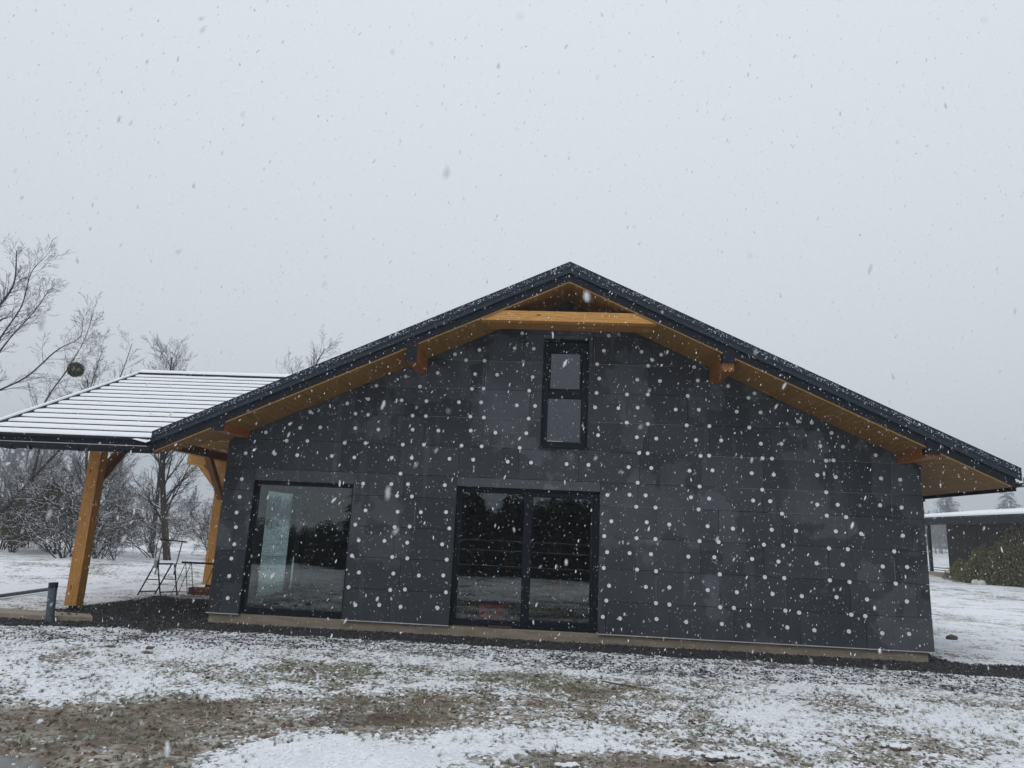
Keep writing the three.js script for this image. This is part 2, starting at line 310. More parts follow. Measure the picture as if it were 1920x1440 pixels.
{
  // a tuft: a dozen bent blades
  const r = rng(77), p = []; 
  for (let k = 0; k < 12; k++) { const a = r() * 6.283, l = 0.5 + 0.6 * r(), bx = (r() - 0.5) * 0.5, bz = (r() - 0.5) * 0.5, lean = 0.35 + 0.9 * r(), w = 0.035, dx = Math.cos(a), dz = Math.sin(a), nx = -dz * w, nz = dx * w; const m = [bx + dx * lean * 0.4 * l, l * 0.55, bz + dz * lean * 0.4 * l], t = [bx + dx * lean * l, l * (1.0 - 0.35 * lean), bz + dz * lean * l];
    p.push(bx + nx, 0, bz + nz, bx - nx, 0, bz - nz, m[0] + nx * 0.8, m[1], m[2] + nz * 0.8, m[0] + nx * 0.8, m[1], m[2] + nz * 0.8, bx - nx, 0, bz - nz, m[0] - nx * 0.8, m[1], m[2] - nz * 0.8, m[0] + nx * 0.8, m[1], m[2] + nz * 0.8, m[0] - nx * 0.8, m[1], m[2] - nz * 0.8, t[0], t[1], t[2]); }
  const g = new THREE.BufferGeometry(); g.setAttribute('position', new THREE.Float32BufferAttribute(p, 3)); g.computeVertexNormals();
  scatter('grass', g, std('frosted grass', 1, 1, 1, 0.9, { side: THREE.DoubleSide }), 'short frosted grass poking through thin snow', 42000, 51, r => {
    const x = -9.5 + r() * 19, z = 1.4 + r() * 5.8, q = zone(x, z), pr = (1 - q.gravel) * (0.10 + q.grass * 0.35 + 0.9 * sstep(0.5, 0.66, fbm(x * 2.2 + 8, z * 3, 3)) * (0.25 + q.grass)); if (q.cov > 1.0 || r() > pr) return null;
    const s = 0.022 + 0.04 * r(); return [x, yardHeight(x, z) - 0.004, z, s, s * (0.7 + 0.5 * r()), s, 0, 0.4];
  }, r => { const t = r(), f = 0.8 + 0.5 * r(), snow = r() < 0.55 ? 0.22 + 0.3 * r() : 0.03; return new THREE.Color((0.07 + 0.05 * t) * f + snow * 0.93, (0.098 + 0.02 * t) * f + snow, (0.045 + 0.02 * t) * f + snow * 0.93); });
}
{ // puddle at the lower left
  const s = new THREE.Shape(), r = rng(8); for (let k = 0; k < 26; k++) { const a = k / 26 * 6.2832, q = 0.8 + 0.4 * r(); s[k ? 'lineTo' : 'moveTo'](0.42 * q * Math.cos(a), 0.20 * q * Math.sin(a)); }
  const m = lone('puddle', new THREE.ShapeGeometry(s, 12).rotateX(-Math.PI / 2).translate(-3.78, yardHeight(-3.78, 6.6) + 0.018, 6.60), std('still muddy water', 0.17, 0.17, 0.16, 0.12), 'shallow puddle in the mud at the lower left', null, null, 'structure'); m.receiveShadow = true;
}

// ---------- house ----------
const XR = 0.147, K = 0.46, TH_ = Math.atan(K), XL = -5.585, XRW = 5.885, EL = -6.40, ER = 6.78, Y0 = 0.16;
const S = x => 5.642 - K * Math.abs(x - XR);            // underside of the roof
const house = thing('gabled_house', 'dark grey gabled house clad in insulation boards with wooden eaves', 'house', [XR, 0, 0]);
part('plinth', metreUV(box(XL + 0.02, XRW - 0.09, -0.1, 0.155, -0.5, -0.03)), M.concrete, house);
part('plinth', box(XRW - 0.3, XRW - 0.02, -0.1, 0.155, -11, -0.51), M.concrete, house);
part('plinth', box(XL + 0.02, XL + 0.3, -0.1, 0.155, -11, -0.51), M.concrete, house);
const OPEN = [[-5.06, -3.35, Y0, 2.335], [-1.605, 0.76, Y0, 2.376], [-0.25, 0.53, 3.09, 4.955]];
// gable wall blocks behind the insulation
part('wall', prism([[XL + 0.16, Y0], [XRW - 0.16, Y0], [XRW - 0.16, S(XRW)], [XR, S(XR)], [XL + 0.16, S(XL)]].map(([x, y]) => [x, y]), -0.42, -0.152, OPEN.map(([a, b, c, d]) => [[a + 0.03, c + 0.001], [a + 0.03, d - 0.03], [b - 0.03, d - 0.03], [b - 0.03, c + 0.001]])), M.core, house);
part('starter_strip', box(XL - 0.02, -5.062, Y0 - 0.006, Y0 + 0.004, -0.1, 0.012), M.strip, house);
part('starter_strip', box(-3.348, -1.607, Y0 - 0.006, Y0 + 0.004, -0.1, 0.012), M.strip, house);
part('starter_strip', box(0.762, XRW + 0.01, Y0 - 0.006, Y0 + 0.004, -0.1, 0.012), M.strip, house);
{
  const rows = [0.166, 0.66, 1.16, 1.66, 2.16, 2.53, 3.03, 3.53, 4.03, 4.53, 5.03, 5.53, 5.65];
  // upright joints of each course: left of the tall window, between the openings, right of the door, or left and right of the top window
  const jt = [[[-5.38], [-2.58], 0.885], [[], [-2.45], 0.67], [[-5.3], [-2.585], 0.37], [[], [-2.28], 0.67], [[-5.28], [-2.5], 0.37], [null, 0.43, 0.40], [null, 0.78, 0.54], [null, 0.55, 0.18], [null, 0.75, 0.54], [null, 0.41, 0.60], [null, 0.2, 0.3], [null, 0.6, 0.9]];
  const clip = (P, f) => { const out = []; for (let k = 0; k < P.length; k++) { const a = P[k], b = P[(k + 1) % P.length], fa = f(a), fb = f(b); if (fa >= 0) out.push(a); if ((fa >= 0) !== (fb >= 0)) { const t = fa / (fa - fb); out.push([a[0] + (b[0] - a[0]) * t, a[1] + (b[1] - a[1]) * t]); } } return out; };
  const r = rng(19);
  const lay = (x0, x1, y0, y1, mat) => {
    if (x1 - x0 < 0.03 || y1 - y0 < 0.02) return;
    let P = [[x0 + 0.003, y0 + 0.003], [x1 - 0.003, y0 + 0.003], [x1 - 0.003, y1 - 0.003], [x0 + 0.003, y1 - 0.003]];
    P = clip(P, p => 5.637 - K * (p[0] - XR) - p[1]); if (P.length > 2) P = clip(P, p => 5.637 + K * (p[0] - XR) - p[1]);
    if (P.length < 3) return; let A = 0; P.forEach((p, k) => { const q = P[(k + 1) % P.length]; A += p[0] * q[1] - q[0] * p[1]; }); if (Math.abs(A) < 0.004) return;
    const g = prism(P, -0.149, -0.001 + (r() - 0.5) * 0.007), q = g.attributes.position, uv = g.attributes.uv;
    for (let k = 0; k < q.count; k++) uv.setXY(k, (q.getX(k) + 5.7) * 175 / 2048, q.getY(k) * 175 / 1024);
    part('insulation_board', g, mat || M.eps[Math.floor(r() * 3)], house);
  };
  const cutRow = (x0, x1, joints, y0, y1) => { let a = x0; for (const j of joints) if (j > a + 0.06 && j < x1 - 0.06) { lay(a, j, y0, y1); a = j; } lay(a, x1, y0, y1); };
  const comb = (off, a, b) => { const o = []; for (let x = Math.floor(a) + off - 1; x < b; x += 1) o.push(x); return o; };
  for (let k = 0; k < 12; k++) {
    const [l, m, rt] = jt[k], y0 = rows[k], y1 = rows[k + 1];
    if (k < 5) {
      cutRow(XL, -5.06, l, y0, y1);
      if (k < 4) { cutRow(-3.35, -1.605, m, y0, y1); cutRow(0.76, XRW, comb(rt, 0, 6), y0, y1); }
      else { cutRow(-3.35, -1.605, m, y0, y1); cutRow(0.76, XRW, comb(rt, 0, 6), y0, y1); lay(-5.06, -3.35, 2.335, y1, M.epsPale); lay(-1.605, 0.76, 2.376, y1, M.epsPale); }
    } else if (y0 < 3.08) { if (k === 5) cutRow(XL, XRW, comb(rt, -7, 6), y0, y1); else { cutRow(XL, -0.25, comb(m, -7, 0), y0, y1); cutRow(0.53, XRW, comb(rt, 0, 6), y0, y1); lay(-0.25, 0.53, y0, 3.085); } }
    else if (y0 < 4.95) { cutRow(XL, -0.25, comb(m, -7, 0), y0, y1); cutRow(0.53, XRW, comb(rt, 0, 6), y0, y1); if (k === 9) lay(-0.25, 0.53, 4.955, y1); }
    else cutRow(XL, XRW, comb(m, -7, 6), y0, y1);
  }
  // squeezed-out foam left in some joints
  for (const [x0, x1, y] of [[-3.3, -1.55, 4.03], [-2.2, -0.27, 3.53], [-1.9, -0.27, 4.53], [0.55, 1.9, 4.53], [0.55, 2.3, 3.53], [2.5, 4.1, 3.03], [3.0, 3.6, 4.03], [0.9, 2.4, 2.16], [2.9, 5.5, 2.53], [3.45, 4.4, 2.16], [4.6, 5.6, 3.03], [0.55, 1.0, 5.03], [0.1, 0.9, 3.03], [-4.2, -3.4, 4.03]])
    part('joint_foam', box(x0, x1, y - 0.0025, y + 0.0018, -0.03, 0.0035), M.foam, house);
  for (const [x, y0, y1] of [[-1.22, 4.05, 4.5], [-1.27, 4.05, 4.5], [1.37, 1.22, 1.6], [4.378, 2.17, 2.5], [5.388, 2.16, 2.6], [1.67, 0.72, 1.1], [2.361, 2.2, 2.5], [5.37, 1.2, 1.55], [-5.28, 2.19, 2.5], [0.62, 4.55, 4.85], [-2.28, 1.7, 2.1], [3.676, 0.7, 1.1]])
    part('joint_foam', box(x - 0.0022, x + 0.0022, y0, y1, -0.03, 0.0035), M.foam, house);
  // plastic insulation dowels
  const prof = [[0.0, 0.002], [0.011, 0.002], [0.013, 0.006], [0.029, 0.005], [0.0315, 0.003], [0.0315, -0.01]].map(p => new THREE.Vector2(...p));
  const dg = new THREE.LatheGeometry(prof, 14).rotateX(Math.PI / 2);
  const spots = '-4.58,3.02 -4.22,3.03 -3.57,3.02 -5.27,2.78 -4.76,2.79 -4.37,2.78 -3.77,2.79 -3.38,2.78 -5.28,2.34 -5.28,2.04 -5.30,1.78 -5.28,1.54 -5.27,1.26 -5.29,1.03 -5.29,0.75 -5.27,0.40 -2.57,2.54 -3.19,2.35 -2.71,2.36 -2.43,2.37 -1.81,2.38 -2.60,2.17 -2.35,2.17 -3.11,1.91 -2.57,1.91 -2.18,1.92 -1.76,1.94 -3.26,1.67 -2.60,1.66 -2.35,1.68 -1.69,1.68 -3.18,1.42 -2.75,1.43 -2.37,1.42 -1.79,1.42 -3.27,1.17 -2.60,1.18 -2.35,1.17 -1.70,1.18 -3.13,0.91 -2.56,0.92 -2.14,0.91 -1.74,0.93 -3.28,0.67 -2.59,0.66 -2.35,0.68 -1.68,0.67 -3.14,0.40 -2.75,0.42 -2.40,0.41 -1.80,0.42 2.21,2.78 2.58,2.80 1.37,2.55 2.37,2.53 0.88,2.33 1.24,2.35 1.50,2.35 2.23,2.35 2.52,2.34 1.35,2.16 1.66,2.16 2.35,2.16 0.95,1.91 1.52,1.92 1.88,1.90 2.49,1.90 2.89,1.88 0.84,1.67 1.36,1.66 1.66,1.66 2.36,1.66 2.66,1.66 0.89,1.42 1.25,1.42 1.59,1.42 2.18,1.41 2.59,1.42 0.84,1.17 1.37,1.17 1.67,1.16 2.67,1.16 0.93,0.90 1.51,0.91 1.88,0.92 2.48,0.91 2.93,0.90 0.89,0.67 1.67,0.67 1.88,0.66 2.67,0.66 2.88,0.66 0.84,0.42 1.11,0.41 1.68,0.43 2.14,0.41 2.69,0.41 3.21,2.78 3.56,2.77 4.25,2.79 4.54,2.77 5.25,2.78 5.55,2.77 3.37,2.52 4.38,2.52 3.22,2.34 3.49,2.34 4.23,2.32 4.55,2.33 5.21,2.35 5.54,2.33 3.67,2.15 4.37,2.15 4.67,2.14 3.50,1.89 3.88,1.89 4.50,1.91 4.89,1.89 5.53,1.89 3.37,1.65 3.67,1.65 4.38,1.64 4.67,1.64 5.38,1.64 3.18,1.42 3.59,1.40 4.18,1.40 4.58,1.40 5.19,1.40 5.56,1.41 3.37,1.15 3.67,1.15 4.37,1.15 4.67,1.14 5.37,1.15 3.48,0.90 3.93,0.89 4.46,0.90 4.92,0.89 5.52,0.89 3.67,0.66 3.88,0.64 4.67,0.65 4.88,0.64 3.10,0.41 3.69,0.41 4.10,0.39 4.62,0.40 5.12,0.40 5.52,0.41 0.86,5.04 0.78,4.77 1.42,4.77 1.75,4.73 0.67,4.53 1.60,4.63 1.53,4.53 2.30,4.53 0.71,4.28 1.35,4.28 1.73,4.27 2.36,4.30 2.86,4.22 0.67,4.03 1.18,4.02 1.53,4.03 2.19,4.03 3.19,4.03 3.29,4.11 0.65,3.78 1.04,3.78 1.36,3.80 1.99,3.79 2.37,3.80 2.99,3.79 3.38,3.79 1.18,3.54 1.53,3.53 2.17,3.53 2.54,3.53 3.19,3.53 0.71,3.31 1.35,3.30 1.67,3.29 2.32,3.29 2.73,3.30 3.37,3.27 1.39,3.04 1.53,3.04 2.39,3.03 2.53,3.04 3.39,3.03 3.54,3.03 0.56,2.81 1.22,2.80 1.59,2.80 -0.63,5.04 -1.78,4.63 -1.36,4.72 -0.75,4.77 -0.42,4.77 -1.58,4.53 -1.26,4.53 -0.59,4.54 -2.61,4.21 -2.06,4.29 -1.41,4.29 -1.03,4.29 -0.42,4.27 -3.11,4.03 -2.35,4.04 -1.45,4.03 -1.25,4.04 -0.47,4.03 -3.59,3.70 -3.23,3.79 -2.65,3.79 -2.22,3.79 -1.66,3.79 -1.28,3.80 -0.67,3.77 -0.36,3.77 -3.43,3.53 -3.21,3.52 -2.44,3.53 -2.21,3.53 -1.45,3.55 -1.22,3.54 -0.46,3.55 -3.41,3.28 -3.01,3.27 -2.42,3.29 -1.98,3.29 -1.43,3.31 -1.01,3.29 -0.49,3.30 -3.21,3.03 -2.57,3.03 -2.21,3.04 -1.57,3.05 -1.23,3.05 -0.59,3.05 -2.74,2.80 -2.40,2.81 -1.76,2.82 -1.36,2.82 -0.78,2.81 -0.39,2.81 -4.22,3.53 -4.37,3.25 -4.02,3.27 -4.96,3.15 3.98,3.66 4.20,3.65 4.51,3.49 4.32,3.27 4.68,3.27 5.19,3.15 4.40,3.03 4.52,3.04 3.70,3.28 0.20,2.81'.split(' ');
  spots.forEach((s, k) => { const [x, y] = s.split(',').map(Number); part('insulation_dowel', dg, k === 203 ? M.dowelGrey : M.dowel, house, [x, y, 0.0015]); });
  part('insulation_dowel', dg, M.dowelGrey, house, [1.03, 5.07, 0.0015]);
}
// side and back walls, with the side openings of the left wall
const sideWall = (x0, x1, holes) => { const g = prism([[0.42, Y0], [11, Y0], [11, 2.9], [0.42, 2.9]], 0, x1 - x0, holes.map(([a, b, c, d]) => [[a, c], [a, d], [b, d], [b, c]])); return g.rotateY(Math.PI / 2).translate(x0, 0, 0); };
const sideHoles = [[0.9, 3.7, 0.2, 2.3], [6.0, 6.75, 1.6, 2.2]];
part('wall', sideWall(XL + 0.16, XL + 0.42, sideHoles), M.inner, house);
part('side_insulation', prism([[0.151, Y0], [11, Y0], [11, 2.93], [0.151, 2.93]], 0, 0.158, sideHoles.map(([a, b, c, d]) => [[a, c], [a, d], [b, d], [b, c]])).rotateY(Math.PI / 2).translate(XL, 0, 0), M.epsPlain, house);
part('wall', box(XRW - 0.42, XRW - 0.16, Y0, 2.9, -11, -0.421), M.inner, house);
part('side_insulation', box(XRW - 0.158, XRW, Y0, 2.93, -11, -0.151), M.epsPlain, house);
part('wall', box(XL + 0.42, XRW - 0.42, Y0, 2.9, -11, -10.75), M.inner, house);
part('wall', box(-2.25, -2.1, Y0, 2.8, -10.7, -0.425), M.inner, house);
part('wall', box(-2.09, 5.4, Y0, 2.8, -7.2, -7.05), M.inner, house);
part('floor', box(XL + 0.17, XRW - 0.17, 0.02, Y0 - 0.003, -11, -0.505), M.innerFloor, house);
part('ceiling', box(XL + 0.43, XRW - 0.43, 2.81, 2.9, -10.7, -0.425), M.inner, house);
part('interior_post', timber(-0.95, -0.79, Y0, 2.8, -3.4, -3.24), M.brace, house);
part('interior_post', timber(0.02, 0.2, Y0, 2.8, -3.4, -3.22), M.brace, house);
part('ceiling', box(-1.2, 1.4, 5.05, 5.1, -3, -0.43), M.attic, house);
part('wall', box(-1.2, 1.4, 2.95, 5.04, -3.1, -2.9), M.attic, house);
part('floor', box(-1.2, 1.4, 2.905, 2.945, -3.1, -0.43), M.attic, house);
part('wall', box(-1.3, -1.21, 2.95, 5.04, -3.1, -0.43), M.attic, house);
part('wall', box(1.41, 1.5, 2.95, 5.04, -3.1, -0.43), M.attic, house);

// windows: frame bars, panes and their trim
const bars = (name, list, mat, parent, z0, z1) => { for (const [a, b, c, d] of list) part(name, box(a, b, c, d, z0, z1, 0.006), mat, parent); };
{
  const w = part('tall_window', box(-5.085, -5.04, Y0, 2.36, -0.17, -0.10, 0.005), M.frame, house);
  tag(w, 'tall fixed window with dark frame beside the corner');
  bars('frame', [[-5.04, -3.33, 2.285, 2.36], [-3.395, -3.33, Y0 + 0.11, 2.283], [-5.04, -3.33, Y0, Y0 + 0.108]], M.frame, w, -0.17, -0.10);
  bars('gasket', [[-5.04, -5.028, Y0 + 0.11, 2.283], [-5.028, -3.397, 2.268, 2.283]], M.gasket, w, -0.15, -0.115);
  part('pane', box(-5.04, -3.39, Y0 + 0.1, 2.29, -0.140, -0.139), M.glass, w);
  part('reveal', box(-5.062, -5.052, Y0, 2.335, -0.148, -0.004), M.frame, w);
}
{
  const w = part('patio_door', box(-1.635, -1.545, Y0, 2.40, -0.18, -0.085, 0.005), M.frame, house);
  tag(w, 'two-leaf sliding patio door with dark frame');
  bars('frame', [[-1.545, 0.79, 2.335, 2.40], [0.665, 0.79, Y0 + 0.07, 2.333], [-1.545, 0.79, Y0 + 0.012, Y0 + 0.068]], M.frame, w, -0.18, -0.085);
  bars('sash', [[-0.475, -0.345, Y0 + 0.07, 2.333], [-0.345, 0.663, 2.262, 2.333], [-0.345, 0.663, Y0 + 0.07, Y0 + 0.145], [0.622, 0.663, Y0 + 0.147, 2.26]], M.frame, w, -0.165, -0.075);
  bars('sash', [[-1.543, -1.515, Y0 + 0.07, 2.333], [-1.513, -0.477, 2.295, 2.333], [-1.513, -0.477, Y0 + 0.07, Y0 + 0.105]], M.frame, w, -0.175, -0.10);
  part('pane', box(-1.52, -0.47, Y0 + 0.1, 2.3, -0.141, -0.140), M.glass, w);
  part('pane', box(-0.35, 0.63, Y0 + 0.14, 2.27, -0.126, -0.125), M.glass, w);
  bars('gasket', [[-0.343, 0.62, 2.252, 2.262], [-0.343, -0.333, Y0 + 0.147, 2.25], [-1.513, -0.477, 2.287, 2.295]], M.gasket, w, -0.15, -0.09);
  part('reveal', box(-1.609, -1.597, Y0, 2.376, -0.148, -0.004), M.frame, w);
  part('wedge', timber(-0.98, -0.60, Y0 - 0.004, Y0 + 0.03, -0.12, -0.03), M.wedge, w);
  part('wedge', timber(-1.5, -1.1, Y0 - 0.004, Y0 + 0.01, -0.10, -0.05), M.wedge, w);
}
{
  const w = part('top_window', box(-0.28, -0.145, 3.10, 4.98, -0.17, -0.10, 0.005), M.frame, house);
  tag(w, 'narrow two-light window under the gable peak');
  bars('frame', [[-0.145, 0.56, 4.77, 4.98], [0.415, 0.56, 3.10, 4.768], [-0.145, 0.413, 3.935, 4.075], [-0.145, 0.413, 3.10, 3.19]], M.frame, w, -0.17, -0.10);
  bars('sash', [[-0.143, -0.115, 4.077, 4.768], [0.385, 0.413, 4.077, 4.768], [-0.113, 0.383, 4.735, 4.768], [-0.113, 0.383, 4.077, 4.10]], M.frame, w, -0.165, -0.085);
  part('pane', box(-0.13, 0.40, 4.085, 4.76, -0.134, -0.130), M.glassDark, w);
  part('pane', box(-0.16, 0.43, 3.18, 3.945, -0.139, -0.135), M.glassDark, w);
  part('protective_film', box(-0.14, 0.12, 3.192, 3.202, -0.132, -0.099), M.strip, w);
  part('sill', box(-0.275, 0.555, 3.072, 3.098, -0.12, 0.055, 0.006), M.frame, w);
  part('reveal', box(-0.252, -0.243, 3.1, 4.955, -0.148, -0.004), M.frame, w);
  part('reveal', box(-0.241, 0.521, 4.947, 4.957, -0.148, -0.004), M.frame, w);
}
for (const [a, b, c, d] of sideHoles) {
  const w = part('side_window', box(XL + 0.12, XL + 0.19, c, d, -a - 0.07, -a, 0.004), M.frame, house);
  part('frame', box(XL + 0.12, XL + 0.19, c, d, -b, -b + 0.07), M.frame, w);
  part('frame', box(XL + 0.12, XL + 0.19, d - 0.07, d, -b + 0.071, -a - 0.071), M.frame, w); part('frame', box(XL + 0.12, XL + 0.19, c, c + 0.07, -b + 0.071, -a - 0.071), M.frame, w);
  if (b - a > 2) part('sash', box(XL + 0.11, XL + 0.20, c + 0.071, d - 0.071, -3.06, -2.94), M.frame, w);
  part('pane', box(XL + 0.15, XL + 0.151, c + 0.06, d - 0.06, -b + 0.065, -a - 0.065), M.glass, w);
}

// roof: boards of the soffit, slabs, fascia and verge trims, snow on top
const WB = 0.118, CB = WB * Math.cos(TH_);
{
  const gFront = metreUV(new THREE.BoxGeometry(WB - 0.003, 0.019, 0.93), 0.21), gLong = metreUV(new THREE.BoxGeometry(WB - 0.003, 0.019, 12.4), 0.63), r = rng(23);
  for (const sd of [-1, 1]) for (let k = 0; ; k++) {
    const x = XR + sd * (k + 0.5) * CB, dx = Math.abs(x - XR); if (sd > 0 ? x > ER - 0.07 : x < EL + 0.02) break;
    const y = S(x) + 0.0105, mat = M.soffit[Math.floor(r() * 3)]; let b;
    if (sd > 0 && x > XRW + 0.02) b = part('soffit_board', gLong, mat, house, [x, y, 0.925 - 6.2]);
    else if (sd < 0 && x < XL - 0.02) { const len = 0.925 - (0.9 - (x + 6.42)) + 0.05; b = part('soffit_board', metreUV(new THREE.BoxGeometry(WB - 0.003, 0.019, len), r()), mat, house, [x, y, 0.925 - len / 2]); }
    else b = part('soffit_board', gFront, mat, house, [x, y, 0.925 - 0.465]);
    b.rotation.z = -sd * TH_;
  }
  const slope = (x0, x1, lo, hi) => [[x0, S(x0) + lo], [x1, S(x1) + lo], [x1, S(x1) + hi], [x0, S(x0) + hi]];
  part('roof_slab', prism(slope(XR, ER - 0.02, 0.022, 0.28), -11.5, 0.898), M.roofing, house);
  part('roof_slab', prism(slope(XL + 0.02, XR - 0.001, 0.022, 0.28), -11.5, 0.898), M.roofing, house);
  { const t = [[EL + 0.03, 0.898], [XL + 0.019, 0.898], [XL + 0.019, 0.10]], v = [...t.map(([x, z]) => [x, S(x) + 0.03, z]), ...t.map(([x, z]) => [x, S(x) + 0.28, z])]; part('roof_slab', poly(v, [[0, 2, 1], [3, 4, 5], [0, 1, 4, 3], [1, 2, 5, 4], [2, 0, 3, 5]]), M.roofing, house); }
  part('snow_layer', prism(slope(XR + 0.15, ER - 0.05, 0.283, 0.315), -11.4, 0.78), M.snow, house);
  part('snow_layer', prism(slope(XL - 0.2, XR - 0.15, 0.283, 0.315), -11.4, 0.78), M.snow, house);
  part('ridge_cap', bar([XR, S(XR) + 0.27, -11.5], [XR, S(XR) + 0.27, 0.90], 0.075, 12), M.metal, house);
  for (const sd of [-1, 1]) {
    const x1 = sd > 0 ? ER : EL, e = sd > 0 ? ER + 0.035 : EL + 0.005, f = (a, b, xe) => sd > 0 ? slope(XR + 0.0005, xe, a, b) : slope(xe, XR - 0.0005, a, b).map(p => p);
    part('fascia_board', prism(f(0.021, 0.172, x1 - sd * 0.03), 0.901, 0.926), M.fascia, house);
    const lo = part('verge_trim', prism(f(0.160, 0.250, e), 0.9265, 0.962), M.metal, house);
    part('fold', prism(f(0.240, 0.258, e), 0.9625, 0.972), M.metal, lo);
    const up = part('verge_trim', prism(f(0.260, 0.337, e), 0.9265, 0.968), M.metal, house);
    part('flange', prism(f(0.318, 0.334, e), 0.80, 0.926), M.metal, up);
    part('fold', prism(f(0.327, 0.344, e), 0.9685, 0.976), M.metal, up);
  }
  // snow grains caught on the verge
  const rr = rng(61), im = new THREE.InstancedMesh(lump(5, 0, 0.3), M.clump, 2600), o = new THREE.Object3D();
  for (let k = 0; k < 2600; k++) { const x = lerp(EL, ER, rr()), z = rr() < 0.5 ? 0.80 + 0.19 * rr() : 0.966 + 0.006 * rr(), top = z < 0.962; const y = S(x) + (top ? 0.343 : 0.258 + 0.09 * rr()); const s = 0.003 + 0.006 * rr() * rr(); o.position.set(x - XR, y, z); o.rotation.set(rr() * 6, rr() * 6, 0); o.scale.set(s * 1.4, s * 0.8, s); o.updateMatrix(); im.setMatrixAt(k, o.matrix); }
  im.name = 'snow_grains'; im.userData.kind = 'stuff'; im.castShadow = im.receiveShadow = true; house.add(im);
  // collar beam across the front of the gable, and the boarding behind it
  part('collar_beam', timber(-1.26, 1.55, 4.99, 5.158, 0.76, 0.905), M.beam, house);
  part('collar_board', timber(-1.24, 1.53, 4.993, 5.018, 0.58, 0.757), M.collar, house);
  part('collar_board', timber(-1.22, 1.51, 4.991, 5.016, 0.40, 0.577), M.collar, house);
  // purlins that carry the overhang
  for (const [x0, x1, y, cap] of [[-2.42, -2.25, 4.262, 1], [2.56, 2.735, 4.266, 0.45], [5.52, 5.70, 3.032, 0.5], [-5.45, -5.25, 3.038, 1]]) {
    const p = part('purlin', timber(x0, x1, y, Math.max(S(x0), S(x1)) + 0.06, -0.4, 0.90), M.purlin, house);
    const xm = (x0 + x1) / 2, h = (S(xm) - y);
    part('metal_cap', box(x0 - 0.004, x1 + 0.004, y + h * (1 - cap) - 0.006, S(xm) + 0.16, 0.9275, 0.938), M.fascia, p);
    part('metal_cap', box(x0 - 0.006, x0 - 0.001, y + h * (1 - cap), S(x0) + 0.0, 0.80, 0.927), M.fascia, p);
  }
  // gutter along the right eave
  const prof = new THREE.Shape(); prof.absarc(0, 0, 0.07, Math.PI, 2 * Math.PI, false); prof.absarc(0, 0, 0.062, 2 * Math.PI, Math.PI, true);
  const gut = part('gutter', new THREE.ExtrudeGeometry(prof, { depth: 12.3, bevelEnabled: false, curveSegments: 10 }).translate(ER + 0.085, S(ER) + 0.13, -11.4), M.metal, house);
  part('end_cap', new THREE.CylinderGeometry(0.071, 0.071, 0.006, 18, 1, false, 0, Math.PI).rotateZ(Math.PI / 2).rotateY(Math.PI / 2).rotateZ(-Math.PI / 2).translate(ER + 0.085, S(ER) + 0.13, 0.904), M.zinc, gut);
  part('eave_fascia', box(ER - 0.05, ER - 0.022, S(ER) - 0.005, S(ER) + 0.13, -11.5, 0.90), M.fascia, house);
  part('gutter_outlet', box(ER + 0.03, ER + 0.13, S(ER) - 0.03, S(ER) + 0.055, -2.05, -1.93, 0.01), M.fascia, house);
}
tag(house, house.userData.label);

